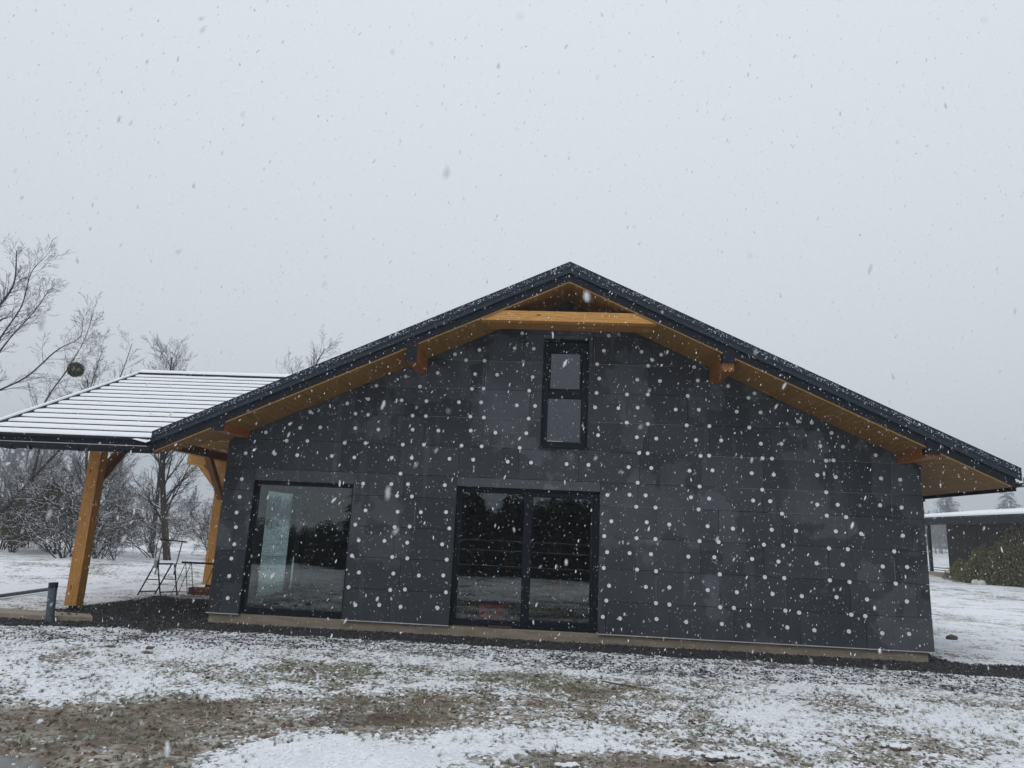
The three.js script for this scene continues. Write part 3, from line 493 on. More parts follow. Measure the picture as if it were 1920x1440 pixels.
// ---------- porch ----------
const PX0 = -9.34, RZ = -3.15, EZ = 0.95, PT = z => 2.87 + K * (z > RZ ? EZ - z : z - (2 * RZ - EZ)), valley = z => EL + 0.02 + (EZ - (z > RZ ? z : 2 * RZ - z)) * 0.966;
const porch = thing('timber_porch', 'open timber porch with snow-striped roof on the left of the house', 'porch', [-8.2, 0, -2.8]);
{
  const r = rng(90);
  const slab = (za, zb, lo, hi, x0 = PX0, xe = valley) => { const v = [[x0, PT(za) + lo, za], [xe(za), PT(za) + lo, za], [xe(zb), PT(zb) + lo, zb], [x0, PT(zb) + lo, zb], [x0, PT(za) + hi, za], [xe(za), PT(za) + hi, za], [xe(zb), PT(zb) + hi, zb], [x0, PT(zb) + hi, zb]]; return poly(v, za > zb ? [[0, 3, 2, 1], [4, 5, 6, 7], [0, 1, 5, 4], [1, 2, 6, 5], [2, 3, 7, 6], [3, 0, 4, 7]] : [[0, 1, 2, 3], [4, 7, 6, 5], [0, 4, 5, 1], [1, 5, 6, 2], [2, 6, 7, 3], [3, 7, 4, 0]]); };
  part('roof_slab', slab(EZ - 0.02, RZ, -0.235, -0.03), M.roofing, porch);
  part('roof_slab', slab(2 * RZ - EZ, RZ - 0.001, -0.235, -0.03), M.roofing, porch);
  const n = 15, st = (EZ - RZ) / n;
  for (let k = 0; k < n; k++) {
    const za = EZ + 0.02 - k * st, zb = za - st - 0.006, x1 = valley(za - st / 2);
    // roof course: front edge turned down, standing proud of the one below
    const sheet = part('roof_course', poly([[PX0, PT(za) - 0.028, za], [x1, PT(za) - 0.028, za], [x1, PT(za) + 0.014, za], [PX0, PT(za) + 0.014, za], [x1, PT(zb) - 0.024, zb], [PX0, PT(zb) - 0.024, zb]], [[0, 1, 2, 3], [3, 2, 4, 5]]), M.roofing, porch);
    // its snow: a soft bolster that stops short of the front edge
    const N = 60, prof = [[-0.012, 0.012], [-0.016, 0.03], [-0.04, 0.043], [-0.12, 0.034], [-st + 0.02, 0.006], [-st - 0.01, -0.012]], P = [], I = [], X0 = PX0 + 0.05;
    for (let i = 0; i <= N; i++) { const x = lerp(X0, x1, i / N), wob = 0.010 * (noise(x * 3.1, k * 7) - 0.5), wob2 = 0.014 * (noise(x * 4 + 40, k * 3) - 0.5); for (const [dz, dy] of prof) P.push(x, PT(za + dz) + dy + (dy > 0.02 ? wob : 0), za + dz + (dz > -0.05 ? wob2 : 0)); }
    const m = prof.length; for (let i = 0; i < N; i++) for (let j = 0; j < m - 1; j++) { const a = i * m + j, b = a + m; I.push(a, b, b + 1, a, b + 1, a + 1); }
    const g = new THREE.BufferGeometry(); g.setAttribute('position', new THREE.Float32BufferAttribute(P, 3)); g.setAttribute('uv', new THREE.Float32BufferAttribute(P.flatMap((v, q) => q % 3 === 0 ? [v, P[q + 2]] : []), 2)); g.setIndex(I); g.computeVertexNormals();
    part('snow_layer', g, M.snow, sheet);
  }
  part('snow_layer', slab(2 * RZ - EZ, RZ - 0.1, -0.02, 0.02), M.snow, porch);
  const rc = part('ridge_cap', poly([[PX0, PT(RZ) - 0.02, RZ + 0.16], [-2.6, PT(RZ) - 0.02, RZ + 0.16], [-2.6, PT(RZ) + 0.045, RZ + 0.15], [PX0, PT(RZ) + 0.045, RZ + 0.15], [PX0, PT(RZ) + 0.075, RZ], [-2.6, PT(RZ) + 0.075, RZ], [PX0, PT(RZ) - 0.02, RZ - 0.16], [-2.6, PT(RZ) - 0.02, RZ - 0.16]].map(([x, y, z]) => [x, y - K * Math.abs(z - RZ) * 0.6, z]), [[0, 1, 2, 3], [3, 2, 5, 4], [4, 5, 7, 6]]), M.roofing, porch);
  part('snow_layer', poly([[PX0, PT(RZ) + 0.012, RZ + 0.135], [-2.6, PT(RZ) + 0.012, RZ + 0.135], [PX0, PT(RZ) + 0.05, RZ + 0.12], [-2.6, PT(RZ) + 0.05, RZ + 0.12], [PX0, PT(RZ) + 0.105, RZ], [-2.6, PT(RZ) + 0.105, RZ], [PX0, PT(RZ) + 0.02, RZ - 0.15], [-2.6, PT(RZ) + 0.02, RZ - 0.15]], [[0, 1, 3, 2], [2, 3, 5, 4], [4, 5, 7, 6], [0, 2, 4, 6]]), M.snow, rc);
  const vt = part('verge_trim', slab(EZ + 0.02, RZ, -0.235, 0.05, PX0 - 0.03, () => PX0 + 0.045), M.metal, porch);
  part('snow_layer', slab(EZ + 0.01, RZ, 0.052, 0.085, PX0 - 0.028, () => PX0 + 0.03), M.snow, vt);
  part('eave_fascia', box(PX0, EL + 0.03, 2.645, 2.835, EZ - 0.035, EZ - 0.012), M.fascia, porch);
  // half-round gutter with joints, brackets and a line of snow on its lip
  const prof = new THREE.Shape(); prof.absarc(0, 0, 0.068, Math.PI, 2 * Math.PI, false); prof.lineTo(0.068, 0.03); prof.lineTo(0.060, 0.03); prof.absarc(0, 0, 0.060, 2 * Math.PI, Math.PI, true); prof.lineTo(-0.060, 0.03); prof.lineTo(-0.068, 0.03);
  const gut = part('gutter', new THREE.ExtrudeGeometry(prof, { depth: EL + 0.05 - PX0 + 0.25, bevelEnabled: false, curveSegments: 10 }).rotateY(Math.PI / 2).translate(PX0 - 0.25, 2.69, EZ + 0.07), M.fascia, porch);
  part('snow_lip', box(PX0 - 0.25, EL + 0.03, 2.721, 2.731, EZ + 0.128, EZ + 0.142), M.snow, gut);
  part('end_cap', bar([EL + 0.052, 2.69, EZ + 0.07], [EL + 0.062, 2.69, EZ + 0.07], 0.067, 16), M.metal, gut);
  for (const x of [-9.1, -8.3, -7.5, -6.75]) part('bracket', box(x - 0.02, x + 0.02, 2.612, 2.722, EZ + 0.02, EZ + 0.143, 0.008), M.fascia, gut);
  part('union', box(-8.72, -8.60, 2.608, 2.715, EZ - 0.002, EZ + 0.146, 0.015), M.fascia, gut);
  // flashing and a wedge of snow where the gutter runs into the verge
  part('snow_wedge', poly([[EL - 0.30, 2.845, EZ + 0.03], [EL + 0.0, 2.82, EZ + 0.03], [EL + 0.0, 2.90, EZ - 0.02], [EL - 0.1, 2.88, EZ - 0.1], [EL - 0.04, 2.79, EZ + 0.07]], [[0, 1, 2], [0, 2, 3], [0, 4, 1], [1, 4, 2]]), M.snow, porch);
  // soffit boards, front and back slope, running along the house
  for (const sd of [1, -1]) for (let k = 0; ; k++) {
    const z = RZ + sd * (k + 0.5) * CB; if (Math.abs(z - RZ) > EZ - RZ - 0.05) break;
    const x1 = Math.min(valley(z) - 0.06, XL - 0.012), len = x1 - PX0 - 0.03, b = part('soffit_board', metreUV(new THREE.BoxGeometry(len, 0.019, WB - 0.003), r()), M.soffit[Math.floor(r() * 3)], porch, [PX0 + 0.03 + len / 2, PT(z) - 0.247, z]); b.rotation.x = sd * TH_;
  }
  // posts on steel feet, tie beam, purlins and braces
  for (const [z0, nm] of [[-0.6, 0], [-5.5, 1]]) {
    const x0 = nm ? -8.36 : -8.315, p = part('post', timber(x0, x0 + 0.215, 0.09, 3.05, z0 - 0.0, z0 + 0.2), M.post, porch);
    part('post_foot', box(x0 + 0.06, x0 + 0.15, -0.05, 0.088, z0 + 0.05, z0 + 0.15), M.steel, p);
  }
  part('tie_beam', timber(-8.30, -8.12, 3.052, 3.24, -5.7, -0.1), M.brace, porch);
  part('purlin', timber(PX0 + 0.06, XL - 0.02, 3.02, 3.20, -0.58, -0.42), M.beam, porch);
  part('purlin', timber(-9.28, XL - 0.02, 2.96, 3.20, -5.72, -5.52), M.beam, porch);
  part('brace', strut([-8.21, 2.22, -0.55], [-8.21, 3.10, -1.40], 0.14, 0.14), M.brace, porch);
  part('brace', strut([-8.20, 2.15, -5.35], [-8.20, 3.10, -4.45], 0.14, 0.14), M.brace, porch);
  part('brace', strut([-8.27, 2.30, -5.45], [-9.0, 3.02, -5.60], 0.13, 0.13), M.beam, porch);
}

// ---------- things by the porch ----------
{
  const pad = thing('concrete_footing', 'low concrete footing slab in the gravel before the front porch post', 'footing', [-8.0, 0, 0.45]);
  part('slab', metreUV(prism([[-9.3, 0.14], [-7.35, 0.30], [-7.1, 0.62], [-7.75, 0.74], [-9.3, 0.66]].map(([x, z]) => [x, -z]), -0.06, 0.078).rotateX(-Math.PI / 2)), M.padConcrete, pad);
  for (const [x, z, s] of [[-7.62, 0.45, 0.022], [-7.55, 0.5, 0.016], [-7.7, 0.48, 0.014], [-7.5, 0.43, 0.018], [-7.66, 0.54, 0.012]]) part('stone_chip', lump(31, 0, 0.3).scale(s, s * 0.7, s).translate(x, 0.078 + s * 0.4, z), M.steel, pad);
}
{
  const p = thing('standpipe', 'upright grey plastic drain pipe with black cap by the footing slab', 'pipe', [-7.66, 0, 0.80]);
  part('tube', bar([-7.66, -0.05, 0.80], [-7.70, 0.50, 0.80], 0.060, 20), M.pipe, p);
  part('collar', bar([-7.663, -0.02, 0.80], [-7.667, 0.06, 0.80], 0.069, 20), M.pipe, p);
  part('cap', bar([-7.70, 0.50, 0.80], [-7.704, 0.585, 0.80], 0.066, 20), M.blackPlastic, p);
}
lone('loose_pipe', bar([-10.22, 0.05, 0.1], [-10.45, 0.06, -3.0], 0.035, 12), M.pipe, 'long grey pipe lying on the snow left of the porch post', 'pipe');
{
  // folding steel trestle: two A-frames, rungs, raised fork with a crossbar
  const t = thing('steel_trestle', 'black folding steel trestle with raised grey fork under the porch', 'trestle', [-8.33, 0, -3.3]);
  const A = [[-8.64, -3.12], [-8.20, -3.22]], B = [[-8.44, -3.42], [-8.0, -3.52]], ta = [-8.37, 0.66, -3.2], tb = [-8.14, 0.66, -3.45];
  for (const [foot, top, dx] of [[A[0], ta, -0.03], [A[1], ta, 0.03], [B[0], tb, -0.03], [B[1], tb, 0.03]]) part('leg', bar([foot[0], 0.01, foot[1]], [top[0] + dx, top[1], top[2]], 0.016), M.steel, t);
  for (const [f0, f1, tp] of [[A[0], B[0], 0], [A[1], B[1], 0]]) part('rail', bar([lerp(f0[0], ta[0], 0.12), 0.085, lerp(f0[1], ta[2], 0.12)], [lerp(f1[0], tb[0], 0.12), 0.085, lerp(f1[1], tb[2], 0.12)], 0.014), M.steel, t);
  for (const [F, tp] of [[A, ta], [B, tb]]) part('rung', bar([lerp(F[0][0], tp[0], 0.52), 0.34, lerp(F[0][1], tp[2], 0.52)], [lerp(F[1][0], tp[0], 0.52), 0.34, lerp(F[1][1], tp[2], 0.52)], 0.011), M.steel, t);
  part('rail', bar(ta, tb, 0.018), M.steel, t);
  const fork = part('fork', bar([-8.37, 0.44, -3.2], [-8.30, 1.16, -3.2], 0.014), M.zinc, t);
  part('prong', bar([-8.10, 0.44, -3.45], [-7.98, 1.14, -3.40], 0.014), M.zinc, fork);
  part('crossbar', bar([-8.36, 1.17, -3.18], [-7.88, 1.13, -3.42], 0.016), M.steel, fork);
  part('clamp', box(-8.41, -8.33, 0.58, 0.74, -3.24, -3.16, 0.01), M.zinc, t);
}
{
  const t = thing('rod_stand', 'low black rack of thin bent rods with a top bar beside the trestle', 'rack', [-7.6, 0, -3.6]);
  part('top_bar', bar([-7.98, 0.70, -3.5], [-7.05, 0.69, -3.66], 0.022), M.steel, t);
  part('hook', bar([-7.12, 0.70, -3.64], [-7.04, 0.78, -3.66], 0.014), M.steel, t);
  for (const [x, z] of [[-7.9, -3.51], [-7.78, -3.53], [-7.3, -3.62], [-7.2, -3.64]]) for (const [dx, dz] of [[-0.14, 0.16], [0.05, -0.16]]) part('leg', bar([x, 0.70, z], [x + dx, 0.01, z + dz], 0.008, 6), M.steel, t);
  part('foot_bar', bar([-8.05, 0.10, -3.35], [-7.35, 0.10, -3.47], 0.009, 6), M.steel, t); part('foot_bar', bar([-7.86, 0.14, -3.67], [-7.14, 0.14, -3.79], 0.009, 6), M.steel, t);
}
lone('timber_block', timber(-7.86, -7.3, 0.02, 0.17, -3.9, -3.7).rotateY(0).translate(0, 0, 0), M.brace, 'short brown timber block on the gravel under the rod rack', 'block');
{
  const t = thing('red_crate', 'red plastic crate on the floor behind the patio door', 'crate', [-0.98, 0.157, -0.86]);
  part('body', box(-1.19, -0.78, 0.158, 0.40, -1.0, -0.72, 0.012), M.red, t);
  part('rim', box(-1.205, -0.765, 0.40, 0.425, -1.015, -0.705, 0.008), M.red, t);
  part('handle', box(-1.06, -0.91, 0.33, 0.365, -0.719, -0.706, 0.004), M.steel, t);
}
{
  // stones, sticks and scraps lying about
  const stone = std('brown field stones', 0.10, 0.08, 0.065, 0.9), lie = (n, x, z, sx, sy, sz, seed, label, mat = stone) => { const g = lump(seed, 1, 0.2).scale(sx, sy, sz); lone(n, g.translate(x, yardHeight(x, z) + sy * 0.45, z), mat, label, 'stone'); };
  lie('field_stone', 7.75, -3.0, 0.10, 0.06, 0.08, 71, 'brown stone on the snow beyond the right house corner');
  lie('field_stone', 3.12, 2.08, 0.035, 0.022, 0.03, 72, 'small dark stone on snowy gravel right of the patio door', M.steel);
  lie('field_stone', -5.55, 2.55, 0.06, 0.02, 0.035, 73, 'flat brown stone in the snow left of the tall window');
  lie('field_stone', -5.1, 2.45, 0.05, 0.022, 0.03, 74, 'second brown stone left of the tall window, nearer the house');
  lie('field_stone', -4.95, 2.75, 0.075, 0.02, 0.03, 75, 'long flat brown stone in the snow below the tall window');
  lone('stick', bar([0.62, 0.05, 3.02], [0.98, 0.06, 3.30], 0.008, 6), std('wet stick', 0.07, 0.05, 0.035, 0.9), 'thin brown stick lying on the mud before the patio door', 'stick');
  // ridges of trodden snow with muddy flanks in the foreground
  for (const [x, z, sx, sz, sd] of [[1.28, 5.55, 0.11, 0.05, 81], [1.44, 5.52, 0.09, 0.04, 82], [0.15, 5.95, 0.10, 0.05, 83], [3.02, 4.9, 0.12, 0.05, 84]]) {
    const h = yardHeight(x, z), t = thing('mud_lump', ['snow-capped mud lump at the lower edge right of the middle', 'rounder snow-capped lump beside the lower edge mud lump', 'snow-capped lump of mud at the bottom edge near the middle', 'long snow-capped mud lump in the right foreground'][sd - 81], 'mud lump', [x, h, z]);
    const rr = rng(sd), mud = [], cap = [];
    for (let k = 0; k < 9; k++) { const dx = (rr() - 0.5) * 1.7 * sx, dz = (rr() - 0.5) * 1.5 * sz, q = (0.35 + 0.4 * rr()) * sz; mud.push(lump(sd + k, 1, 0.3).scale(q * 1.3, q * 0.7, q).translate(x + dx, h + 0.008, z + dz)); cap.push(lump(sd + k + 20, 1, 0.26).scale(q * 1.2, q * 0.45, q * 0.9).translate(x + dx - 0.004, h + 0.008 + q * 0.5, z + dz - 0.006)); }
    part('mud', mergeGeometries(mud), stone, t); part('snow_cap', mergeGeometries(cap), M.clump, t);
  }
}

// ---------- bare trees ----------
class Twigs {
  constructor() { this.p = []; this.i = []; }
  tube(pts, rad, sides) {
    const base = this.p.length / 3, n = pts.length, up = new THREE.Vector3(), a = new THREE.Vector3(), b = new THREE.Vector3(), d = new THREE.Vector3();
    for (let k = 0; k < n; k++) {
      d.subVectors(pts[Math.min(n - 1, k + 1)], pts[Math.max(0, k - 1)]).normalize(); up.set(0.31, 0.2, 0.93); if (Math.abs(d.dot(up)) > 0.95) up.set(1, 0, 0); a.crossVectors(d, up).normalize(); b.crossVectors(d, a);
      for (let s = 0; s < sides; s++) { const t = s / sides * 6.2832, c = Math.cos(t) * rad[k], q = Math.sin(t) * rad[k]; this.p.push(pts[k].x + a.x * c + b.x * q, pts[k].y + a.y * c + b.y * q, pts[k].z + a.z * c + b.z * q); }
    }
    for (let k = 0; k < n - 1; k++) for (let s = 0; s < sides; s++) { const u = base + k * sides + s, v = base + k * sides + (s + 1) % sides; this.i.push(u, v, v + sides, u, v + sides, u + sides); }
  }
  snow(pts, rad) {                                    // a thin ridge of snow along the upper side of the flatter pieces
    for (let k = 0; k < pts.length - 1; k++) {
      const A = pts[k], B = pts[k + 1], dx = B.x - A.x, dy = B.y - A.y, dz = B.z - A.z, h = Math.hypot(dx, dz); if (Math.abs(dy) > 1.3 * h) continue;
      const w = rad[k] * 0.8 + 0.0015, nx = -dz / h * w, nz = dx / h * w, y0 = rad[k] * 0.5, y1 = rad[k] + 0.005, o = this.p.length / 3;
      this.p.push(A.x + nx, A.y + y0, A.z + nz, A.x - nx, A.y + y0, A.z - nz, A.x, A.y + y1, A.z, B.x + nx, B.y + y0, B.z + nz, B.x - nx, B.y + y0, B.z - nz, B.x, B.y + y1, B.z);
      this.i.push(o, o + 2, o + 5, o, o + 5, o + 3, o + 1, o + 4, o + 5, o + 1, o + 5, o + 2);
    }
  }
  geo() { const g = new THREE.BufferGeometry(); g.setAttribute('position', new THREE.Float32BufferAttribute(this.p, 3)); g.setIndex(this.i); g.computeVertexNormals(); return g; }
}
const V = (x, y, z) => new THREE.Vector3(x, y, z);
function grow(T, r, from, dir, len, rad, level, o) {
  const n = level > 1 ? 4 : 6, pts = [from.clone()], rs = [rad], d = dir.clone();
  for (let k = 1; k <= n; k++) { d.x += (r() - 0.5) * o.crook; d.y += (r() - 0.5) * o.crook + o.rise * (level ? 1 : 0.4) / n; d.z += (r() - 0.5) * o.crook; d.normalize(); pts.push(pts[k - 1].clone().addScaledVector(d, len / n)); rs.push(Math.max(o.min, rad * (1 - 0.8 * k / n))); }
  T.branch.tube(pts, rs, level > 1 ? 3 : level ? 4 : 6);
  if (r() < (level < 2 ? 0.5 : o.snow)) T.snow.snow(pts, rs);
  if (level >= o.levels) return;
  const kids = Math.round(o.kids[level] * (0.7 + 0.6 * r()));
  for (let c = 0; c < kids; c++) {
    const t = 0.2 + 0.78 * (c + r()) / kids, q = Math.min(n - 1, Math.floor(t * n)), p = pts[q].clone().lerp(pts[q + 1], t * n - q), dd = pts[q + 1].clone().sub(pts[q]).normalize();
    const side = V(r() - 0.5, r() - 0.5 + o.lift, r() - 0.5).cross(dd).normalize(); dd.addScaledVector(side, o.spread * (0.6 + 0.8 * r())).normalize();
    grow(T, r, p, dd, len * o.ratio * (1.15 - 0.7 * t) * (0.7 + 0.6 * r()), Math.max(o.min, rs[q] * 0.5), level + 1, o);
  }
}
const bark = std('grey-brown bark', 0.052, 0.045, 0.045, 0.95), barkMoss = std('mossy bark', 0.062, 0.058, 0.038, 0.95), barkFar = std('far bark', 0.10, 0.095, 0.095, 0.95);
const OPT = { crook: 0.34, rise: 0.18, min: 0.0032, levels: 3, kids: [9, 8, 6], ratio: 0.42, spread: 0.9, lift: 0.1, snow: 0.12 };
function mistletoe(at, s, seed, label) {
  const r = rng(seed), p = [], t = thing('mistletoe', label, 'mistletoe', at, 'mistletoe clumps in the bare trees');
  for (let k = 0; k < 2600; k++) { const u = V(r() - 0.5, r() - 0.5, r() - 0.5).normalize(), q = s * (0.35 + 0.65 * Math.cbrt(r())), c = u.clone().multiplyScalar(q), a = V(r() - 0.5, r() - 0.5, r() - 0.5).normalize().multiplyScalar(0.018), b = u.clone().add(V(r() - 0.5, r() - 0.5, r() - 0.5)).normalize().multiplyScalar(0.06); p.push(c.x - a.x, c.y - a.y, c.z - a.z, c.x + a.x, c.y + a.y, c.z + a.z, c.x + b.x, c.y + b.y, c.z + b.z); }
  const g = new THREE.BufferGeometry(); g.setAttribute('position', new THREE.Float32BufferAttribute(p, 3)); g.computeVertexNormals();
  const leaves = new THREE.Mesh(g, std('mistletoe leaves', 0.075, 0.085, 0.03, 0.8, { side: THREE.DoubleSide })); leaves.name = 'leaves'; leaves.castShadow = true; t.add(leaves);
  const st = new Twigs(); for (let k = 0; k < 40; k++) { const u = V(r() - 0.5, r() - 0.5, r() - 0.5).normalize(); st.tube([V(0, 0, 0), u.clone().multiplyScalar(s * 0.8)], [0.008, 0.004], 3); } const sm = new THREE.Mesh(st.geo(), std('mistletoe stems', 0.09, 0.09, 0.03, 0.9)); sm.name = 'stems'; t.add(sm);
}
// a tree given by its main limbs, as lines of points, with twigs grown along them
function limbTree(name, label, base, limbs, seed, o, mat = bark) {
  const r = rng(seed), T = { branch: new Twigs(), snow: new Twigs() }, trunk = new Twigs(), t = thing(name, label, 'tree', base);
  limbs.forEach(([pts, r0, r1], li) => {
    const curve = new THREE.CatmullRomCurve3(pts.map((p, k) => V(p[0] + (k ? 0.12 * (r() - 0.5) : 0), p[1], p[2] + (k ? 0.5 * (r() - 0.5) : 0)))), n = pts.length * 4, P = curve.getPoints(n), R = P.map((_, k) => lerp(r0, r1, Math.pow(k / n, 0.8)));
    (li ? T.branch : trunk).tube(P, R, li ? 6 : 9); T.snow.snow(P, R);
    const L = curve.getLength(), kids = Math.round(L * o.per);
    for (let c = 0; c < kids; c++) { const u = lerp(o.from ?? 0.15, 1, (c + r()) / kids), p = curve.getPoint(u), d = curve.getTangent(u), side = V(r() - 0.5, r() - 0.5, r() - 0.5).cross(d).normalize(); d.addScaledVector(side, 0.9 * (0.6 + 0.7 * r())); d.y += o.up ?? 0.1; d.normalize(); grow(T, r, p, d, o.len * (1.1 - 0.6 * u) * (0.6 + 0.8 * r()), Math.min(0.035, lerp(r0, r1, u) * 0.32), 1, { ...OPT, ...o }); }
  });
  part('trunk', trunk.geo(), mat, t); part('branches', T.branch.geo(), bark, t); part('snow_layer', T.snow.geo(), M.clump, t);
  return t;
}
limbTree('bare_tree', 'tall bare tree at the left edge of the picture', [-19.9, 0, -12], [
  [[[-19.8, -0.2, -12], [-20.3, 2.6, -12], [-20.85, 5.25, -12], [-21.0, 7.44, -12], [-20.75, 8.68, -12], [-20.59, 9.94, -12], [-20.53, 11.2, -12]], 0.15, 0.014],
  [[[-20.85, 5.25, -12], [-20.68, 6.85, -12], [-20.54, 7.66, -12], [-20.21, 9.11, -12], [-19.83, 10.38, -12], [-19.37, 11.04, -12]], 0.06, 0.008],
  [[[-20.78, 4.47, -12], [-20.46, 5.36, -12], [-20.12, 5.67, -12], [-19.24, 6.33, -12], [-18.08, 7.39, -12], [-17.71, 7.95, -12], [-17.41, 8.57, -12]], 0.062, 0.008],
  [[[-20.9, 6.44, -12], [-20.12, 7.67, -12], [-19.55, 8.92, -12], [-19.19, 9.77, -12]], 0.045, 0.008]], 301, { per: 4.2, len: 1.4, levels: 3, kids: [0, 6, 4], ratio: 0.45, from: 0.3 });
limbTree('bare_tree', 'bare tree leaning far to the right behind the porch roof', [-21.8, 0, -14], [
  [[[-22.2, -0.2, -14], [-21.64, 0.49, -14], [-20.9, 1.51, -14], [-19.85, 2.65, -14], [-18.85, 3.89, -14], [-17.77, 5.3, -14], [-17.13, 6.59, -14], [-16.98, 8.3, -14]], 0.10, 0.010],
  [[[-19.85, 2.65, -14], [-19.93, 4.18, -14], [-19.82, 5.61, -14], [-19.07, 7.07, -14], [-18.73, 8.27, -14], [-18.5, 9.45, -14]], 0.05, 0.008],
  [[[-18.85, 3.89, -14], [-18.27, 5.71, -14], [-17.89, 7.86, -14]], 0.035, 0.008]], 302, { per: 4.0, len: 1.4, levels: 3, kids: [0, 6, 4], ratio: 0.45, from: 0.25 });
limbTree('bare_tree', 'straight mossy-trunked bare tree behind the steel trestle', [-14.6, 0, -15], [
  [[[-14.63, -0.2, -15], [-14.95, 1.39, -15], [-15.29, 3.01, -15], [-15.4, 4.06, -15], [-15.54, 5.55, -15], [-15.61, 6.85, -15], [-15.69, 7.96, -15]], 0.145, 0.025]], 303, { per: 7, len: 2.6, levels: 3, kids: [0, 9, 6], ratio: 0.4, from: 0.14, up: 0.0 }, barkMoss);
limbTree('bare_tree', 'bare tree top showing above the left verge of the house', [-12.6, 0, -22], [
  [[[-12.4, -0.2, -22], [-12.5, 4, -22], [-12.7, 7, -22], [-12.3, 9.2, -22], [-11.8, 10.3, -22]], 0.16, 0.015], [[[-12.6, 6, -22], [-13.1, 8, -22], [-13.5, 9.3, -22]], 0.06, 0.012]], 304, { per: 3, len: 1.8, kids: [0, 6, 4], from: 0.4 });
limbTree('bare_tree', 'thin bare tree rising just above the porch ridge', [-18.3, 0, -20], [
  [[[-18.2, -0.2, -20], [-18.4, 3.5, -20], [-18.5, 6.5, -20], [-18.6, 8.9, -20]], 0.12, 0.012]], 305, { per: 4, len: 1.9, kids: [0, 7, 5], from: 0.2 });
limbTree('bare_tree', 'slender bare tree left of the front porch post', [-17.0, 0, -12.5], [
  [[[-16.6, -0.2, -12.5], [-16.65, 2.0, -12.5], [-16.9, 3.6, -12.5], [-17.1, 5.2, -12.5], [-17.2, 6.4, -12.5]], 0.085, 0.015]], 306, { per: 6, len: 2.0, kids: [0, 8, 5], from: 0.1 });
mistletoe([-19.4, 1.72, -13.6], 0.50, 411, 'largest dark green mistletoe ball on the leaning tree');
mistletoe([-19.8, 0.86, -13.6], 0.46, 412, 'low mistletoe ball near the left edge by the bank');
mistletoe([-18.75, 2.3, -13.7], 0.34, 413, 'small mistletoe ball right of the largest one');
mistletoe([-18.55, 7.0, -13.5], 0.27, 414, 'mistletoe ball high above the porch roof');
mistletoe([-21.2, 7.3, -12.2], 0.34, 415, 'mistletoe ball in the tall tree at the left edge');
{
  // thicket: three kinds of many-stemmed shrub, set out in rows behind the porch
  const protos = [1, 2, 3].map(v => {
    const r = rng(500 + v), T = { branch: new Twigs(), snow: new Twigs() }, t = new THREE.Group();
    for (let k = 0; k < 8; k++) { const a = r() * 6.283, l = 0.25 + 0.75 * r(); grow(T, r, V(0.3 * (r() - 0.5), -0.05, 0.3 * (r() - 0.5)), V(Math.cos(a) * l, 1, Math.sin(a) * l).normalize(), 1.8 + 1.5 * r(), 0.020, 0, { ...OPT, crook: 0.5, rise: -0.05, kids: [10, 9, 6], ratio: 0.45, spread: 1.1, snow: 0.16 }); }
    for (const [n, g, m] of [['stems', T.branch.geo(), bark], ['snow_layer', T.snow.geo(), M.clump]]) { const q = new THREE.Mesh(g, m); q.name = n; q.castShadow = q.receiveShadow = true; t.add(q); }
    return t;
  });
  const r = rng(520), spots = [[-21.6, -15.4], [-20.1, -15.8], [-19.0, -14.9], [-24.2, -17.2], [-14.9, -9.4], [-23.2, -18.6], [-15.8, -11.0], [-13.6, -9.9], [-25.6, -19.2], [-16.2, -13.2], [-11.6, -13.0], [-20.4, -14.4], [-18.4, -16.0], [-16.2, -16.6], [-14.2, -17.4], [-22.4, -16.8], [-20.2, -18.6], [-17.8, -20.4], [-24.5, -20], [-15.4, -20.2]];
  spots.forEach(([x, z], k) => { const o = protos[k % 3].clone(); o.name = numbered('bare_shrub'); o.position.set(x, hillAt(x, z), z); o.rotation.y = r() * 6.28; const s = (0.75 + 0.4 * r()) * (x > -14 ? 0.62 : 1); o.scale.set(s, s * (0.8 + 0.3 * r()), s); scene.add(o); tag(o, 'tangled bare shrub dusted with snow in the thicket behind the porch', 'shrub', 'shrubs of the thicket'); });
}
{
  // far wood on the left slope and behind the meadow
  const r0 = rng(601), T = { branch: new Twigs(), snow: new Twigs() };
  grow(T, r0, V(0, 0, 0), V(0, 1, 0), 9, 0.16, 0, { ...OPT, crook: 0.12, min: 0.03, levels: 2, kids: [34, 9, 0], ratio: 0.34, spread: 0.8, lift: 0.3 });
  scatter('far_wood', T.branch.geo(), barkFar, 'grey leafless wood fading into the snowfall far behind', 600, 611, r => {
    const a = lerp(-1.6, 0.75, r()), open = a > -0.57 && a < -0.36 ? 0.45 : 1, d = (a < -0.36 ? 140 : 200) + 160 * r(), x = Math.sin(a) * d, z = 11 - Math.cos(a) * d; const s = (1.1 + 0.8 * r()) * open; return [x, hillAt(x, z) - 0.3, z, s, s * (a < -0.36 ? 1.0 : 0.8), s, 0, 0.06];
  });
}
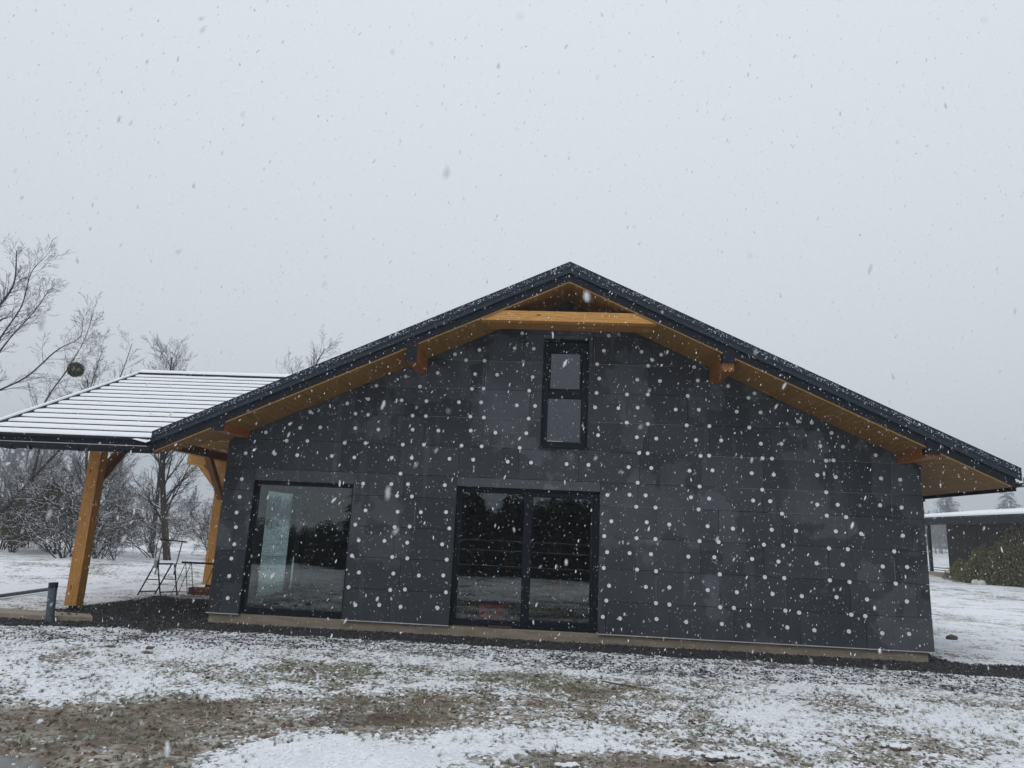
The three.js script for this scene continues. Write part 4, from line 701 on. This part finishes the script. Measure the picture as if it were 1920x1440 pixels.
function conifer(seed, h) {
  const r = rng(seed), b = [], n = 1500, tr = new Twigs(); tr.tube([V(0, 0, 0), V(0, h, 0)], [h * 0.016, 0.02], 6);
  for (let k = 0; k < n; k++) { const u = 0.08 + 0.92 * Math.sqrt(r()), y = h * (1 - u) + h * 0.06, a = r() * 6.283, R = u * h * 0.24 * (0.75 + 0.35 * Math.sin(u * 40 + 1.3 * Math.sin(a))) * (0.3 + 0.7 * Math.sqrt(r())), x = Math.cos(a) * R, z = Math.sin(a) * R, l = h * 0.05 * (0.6 + 0.8 * r()), w = l * 0.35; b.push(x - Math.sin(a) * w, y, z + Math.cos(a) * w, x + Math.sin(a) * w, y, z - Math.cos(a) * w, x + Math.cos(a) * l, y - l * (0.2 + 0.5 * r()), z + Math.sin(a) * l); }
  const g = new THREE.BufferGeometry(); g.setAttribute('position', new THREE.Float32BufferAttribute(b, 3)); g.computeVertexNormals(); return [g, tr.geo()];
}
const needle = std('conifer needles', 0.045, 0.06, 0.05, 0.9, { side: THREE.DoubleSide });
{
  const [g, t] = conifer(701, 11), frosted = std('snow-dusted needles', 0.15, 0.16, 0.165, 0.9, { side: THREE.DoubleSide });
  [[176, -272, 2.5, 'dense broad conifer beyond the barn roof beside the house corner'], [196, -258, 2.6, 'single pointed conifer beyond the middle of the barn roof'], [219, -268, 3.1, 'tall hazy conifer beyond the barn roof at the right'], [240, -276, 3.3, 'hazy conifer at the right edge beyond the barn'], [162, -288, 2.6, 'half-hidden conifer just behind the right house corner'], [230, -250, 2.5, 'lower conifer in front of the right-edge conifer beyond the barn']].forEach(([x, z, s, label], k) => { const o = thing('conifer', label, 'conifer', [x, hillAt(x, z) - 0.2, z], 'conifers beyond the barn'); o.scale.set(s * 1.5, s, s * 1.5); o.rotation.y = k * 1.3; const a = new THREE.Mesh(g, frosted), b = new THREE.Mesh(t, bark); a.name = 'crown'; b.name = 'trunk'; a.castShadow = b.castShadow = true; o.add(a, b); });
}

// ---------- barn on the right ----------
{
  const barn = thing('barn', 'low dark barn with snowy roof behind the right corner of the house', 'barn', [23, 0, -30]);
  const boards = std('weathered dark boards', 0.026, 0.022, 0.019, 0.9, { specularIntensity: 0.2 }), dark = std('dark eaves', 0.016, 0.016, 0.018, 0.7, { specularIntensity: 0.3 }), r = rng(811);
  for (let k = 0; k < 16; k++) { const z1 = -31.3 + k, o = 0.02 * r(); part('wall_panel', box(23 - o, 23.18, -0.1, 3.36, z1 + 0.02, z1 + 0.98), boards, barn); }
  part('wall', box(23.19, 30, -0.1, 3.36, -31.3, -31.1), boards, barn); part('lintel', box(22.86, 22.99, 3.30, 3.40, -31.3, -15.3), M.zinc, barn);
  const roof = part('roof', poly([[22.2, 3.50, -41], [22.2, 3.50, -15], [31, 4.5, -15], [31, 4.5, -41], [22.2, 3.56, -41], [22.2, 3.56, -15], [31, 4.56, -15], [31, 4.56, -41]], [[0, 3, 2, 1], [4, 5, 6, 7], [0, 1, 5, 4], [2, 3, 7, 6], [0, 4, 7, 3], [1, 2, 6, 5]]), dark, barn);
  part('snow_layer', poly([[22.22, 3.562, -41], [22.22, 3.562, -15], [31, 4.57, -15], [31, 4.57, -41], [22.24, 3.66, -41], [22.24, 3.66, -15], [31, 4.66, -15], [31, 4.66, -41]], [[4, 5, 6, 7], [0, 1, 5, 4], [0, 4, 7, 3], [1, 2, 6, 5]]), M.snow, roof);
  part('eave_board', box(22.24, 22.3, 3.12, 3.498, -41, -15), dark, barn);
  for (const z of [-33.2, -35.2, -37.4, -39.8]) part('post', box(22.9, 23.06, 0, 3.3, z - 0.08, z + 0.08), dark, barn);
  for (const y of [0.35, 0.42]) part('rail', box(22.95, 23.0, y * 2 - 0.2, y * 2 - 0.16, -39.8, -31.32), dark, barn);
  part('base_wall', box(22.7, 22.95, -0.1, 0.42, -40, -31.32), M.padConcrete, barn);
  // olive creeper covering the lower part of the wall
  const p = [], rr = rng(822);
  for (let k = 0; k < 11000; k++) {
    const z = -30.9 + rr() * 15, reach = 0.8 + 2.0 * sstep(-31, -25, z) + 0.6 * (fbm(z * 1.3, 4, 3) - 0.5) * 2, y = reach * Math.pow(rr(), 0.8), out = 0.15 + 0.75 * (1 - y / (reach + 0.01)) * (0.5 + fbm(z * 2, y * 2, 2)), x = 23 - out * Math.sqrt(rr()), s = 0.035 + 0.045 * rr(), a = rr() * 6.283, b = rr() * 6.283;
    p.push(x, y, z, x + Math.cos(a) * s, y + Math.sin(b) * s, z + Math.sin(a) * s, x + Math.cos(b) * s * 0.5, y + s, z + Math.cos(a) * s);
  }
  const g = new THREE.BufferGeometry(); g.setAttribute('position', new THREE.Float32BufferAttribute(p, 3)); g.computeVertexNormals();
  lone('creeper', g, std('olive creeper leaves', 0.135, 0.12, 0.04, 0.85, { side: THREE.DoubleSide }), 'olive green creeper growing over the barn wall', 'creeper');
  [[21.9, -26.9], [21.8, -26.2]].forEach(([x, z], k) => lone('white_sack', lump(840 + k, 2, 0.1).scale(0.2, 0.17, 0.2).translate(x, 0.12, z), std('white sacking', 0.6, 0.6, 0.58, 0.8), k ? 'white sack at the foot of the creeper, nearer the right edge' : 'white sack at the foot of the creeper, nearer the house', 'sack'));
}

// ---------- behind the photographer, seen only as reflections in the glass ----------
{
  const [g] = conifer(903, 3.5);
  scatter('dark_wood', g, needle, 'dark evergreen wood behind the photographer, mirrored in the patio door', 300, 911, r => { const x = -8 + 26 * r(), z = 15.2 + 4.5 * r(), s = 0.7 + 0.4 * r(); return [x, -0.3, z, s * 1.6, s, s * 1.6, 0, 0.05]; });
  const [h] = conifer(904, 2.2);
  scatter('dark_hedge', h, needle, 'low dark hedge behind the photographer, mirrored in the tall window', 220, 912, r => { const x = -34 + 26 * r(), z = 15.5 + 5 * r(), s = 0.65 + 0.4 * r(); return [x, -0.2, z, s * 2, s * 0.9, s * 2, 0, 0.05]; });
  const f = thing('rail_fence', 'dark rail fence behind the photographer, mirrored in the patio door', 'fence', [0, 0, 13.2]), m = std('tarred fence rails', 0.02, 0.02, 0.02, 0.7);
  for (const y of [0.40, 0.92, 1.26]) { const rl = part('rail', box(-6, 7, y, y + 0.05, 13.15, 13.2), m, f); part('snow_layer', box(-6, 7, y + 0.051, y + 0.062, 13.15, 13.2), M.snow, rl); }
  for (let x = -6; x < 7.1; x += 2.6) part('post', box(x - 0.05, x + 0.05, -0.1, 1.35, 13.21, 13.3), m, f);
}

// ---------- falling snow ----------
{
  const g = mergeGeometries([lump(951, 0, 0.28), lump(952, 0, 0.3).scale(0.7, 0.7, 0.7).translate(0.5, 0.9, 0.2), lump(953, 0, 0.3).scale(0.6, 0.6, 0.6).translate(-0.3, -0.9, 0.1)]), r = rng(960), m4 = [], o = new THREE.Object3D(); o.rotation.order = 'ZYX';
  const c = camera.position, q = new THREE.Vector3();
  for (let k = 0; k < 115000; k++) {
    const near = k < 68000, x = near ? -9 + 18 * r() : -24 + 48 * r(), y = near ? 9 * r() : 14 * r(), z = near ? 1.1 + 10.35 * r() : -16 + 27 * r();
    if (x > -9.5 && x < 7 && z < 1.1 && z > -11.6) continue; q.set(x, y, z); if (q.distanceTo(c) < 0.5) continue;
    const s = 0.0012 + 0.0021 * r() * r() + (r() < 0.11 ? 0.0034 * r() : 0);
    o.position.copy(q); o.rotation.set((r() - 0.5) * 0.8, r() * 6.28, -0.22 + (r() - 0.5) * 0.7); o.scale.set(s * 0.85, s * (1.1 + 1.1 * r()), s * 0.85); o.updateMatrix(); m4.push(o.matrix.clone());
  }
  for (let k = 0; k < 900; k++) {                       // large clumped flakes among them, over the whole yard
    const s = 0.0026 + 0.0026 * r(); q.set(-7 + 14 * r(), 0.2 + 6.5 * r(), 1.3 + 10 * r()); if (q.distanceTo(c) < 0.5) continue;
    o.position.copy(q); o.rotation.set((r() - 0.5) * 1.2, r() * 6.28, -0.3 + (r() - 0.5) * 0.8); o.scale.set(s, s * (1.0 + 0.5 * r()), s); o.updateMatrix(); m4.push(o.matrix.clone());
  }
  const im = new THREE.InstancedMesh(g, M.flake, m4.length); m4.forEach((m, k) => im.setMatrixAt(k, m)); im.name = 'snowfall'; im.castShadow = im.receiveShadow = true; scene.add(im); tag(im, 'snowflakes falling through the air', null, null, 'stuff');
}

renderer.render(scene, camera);
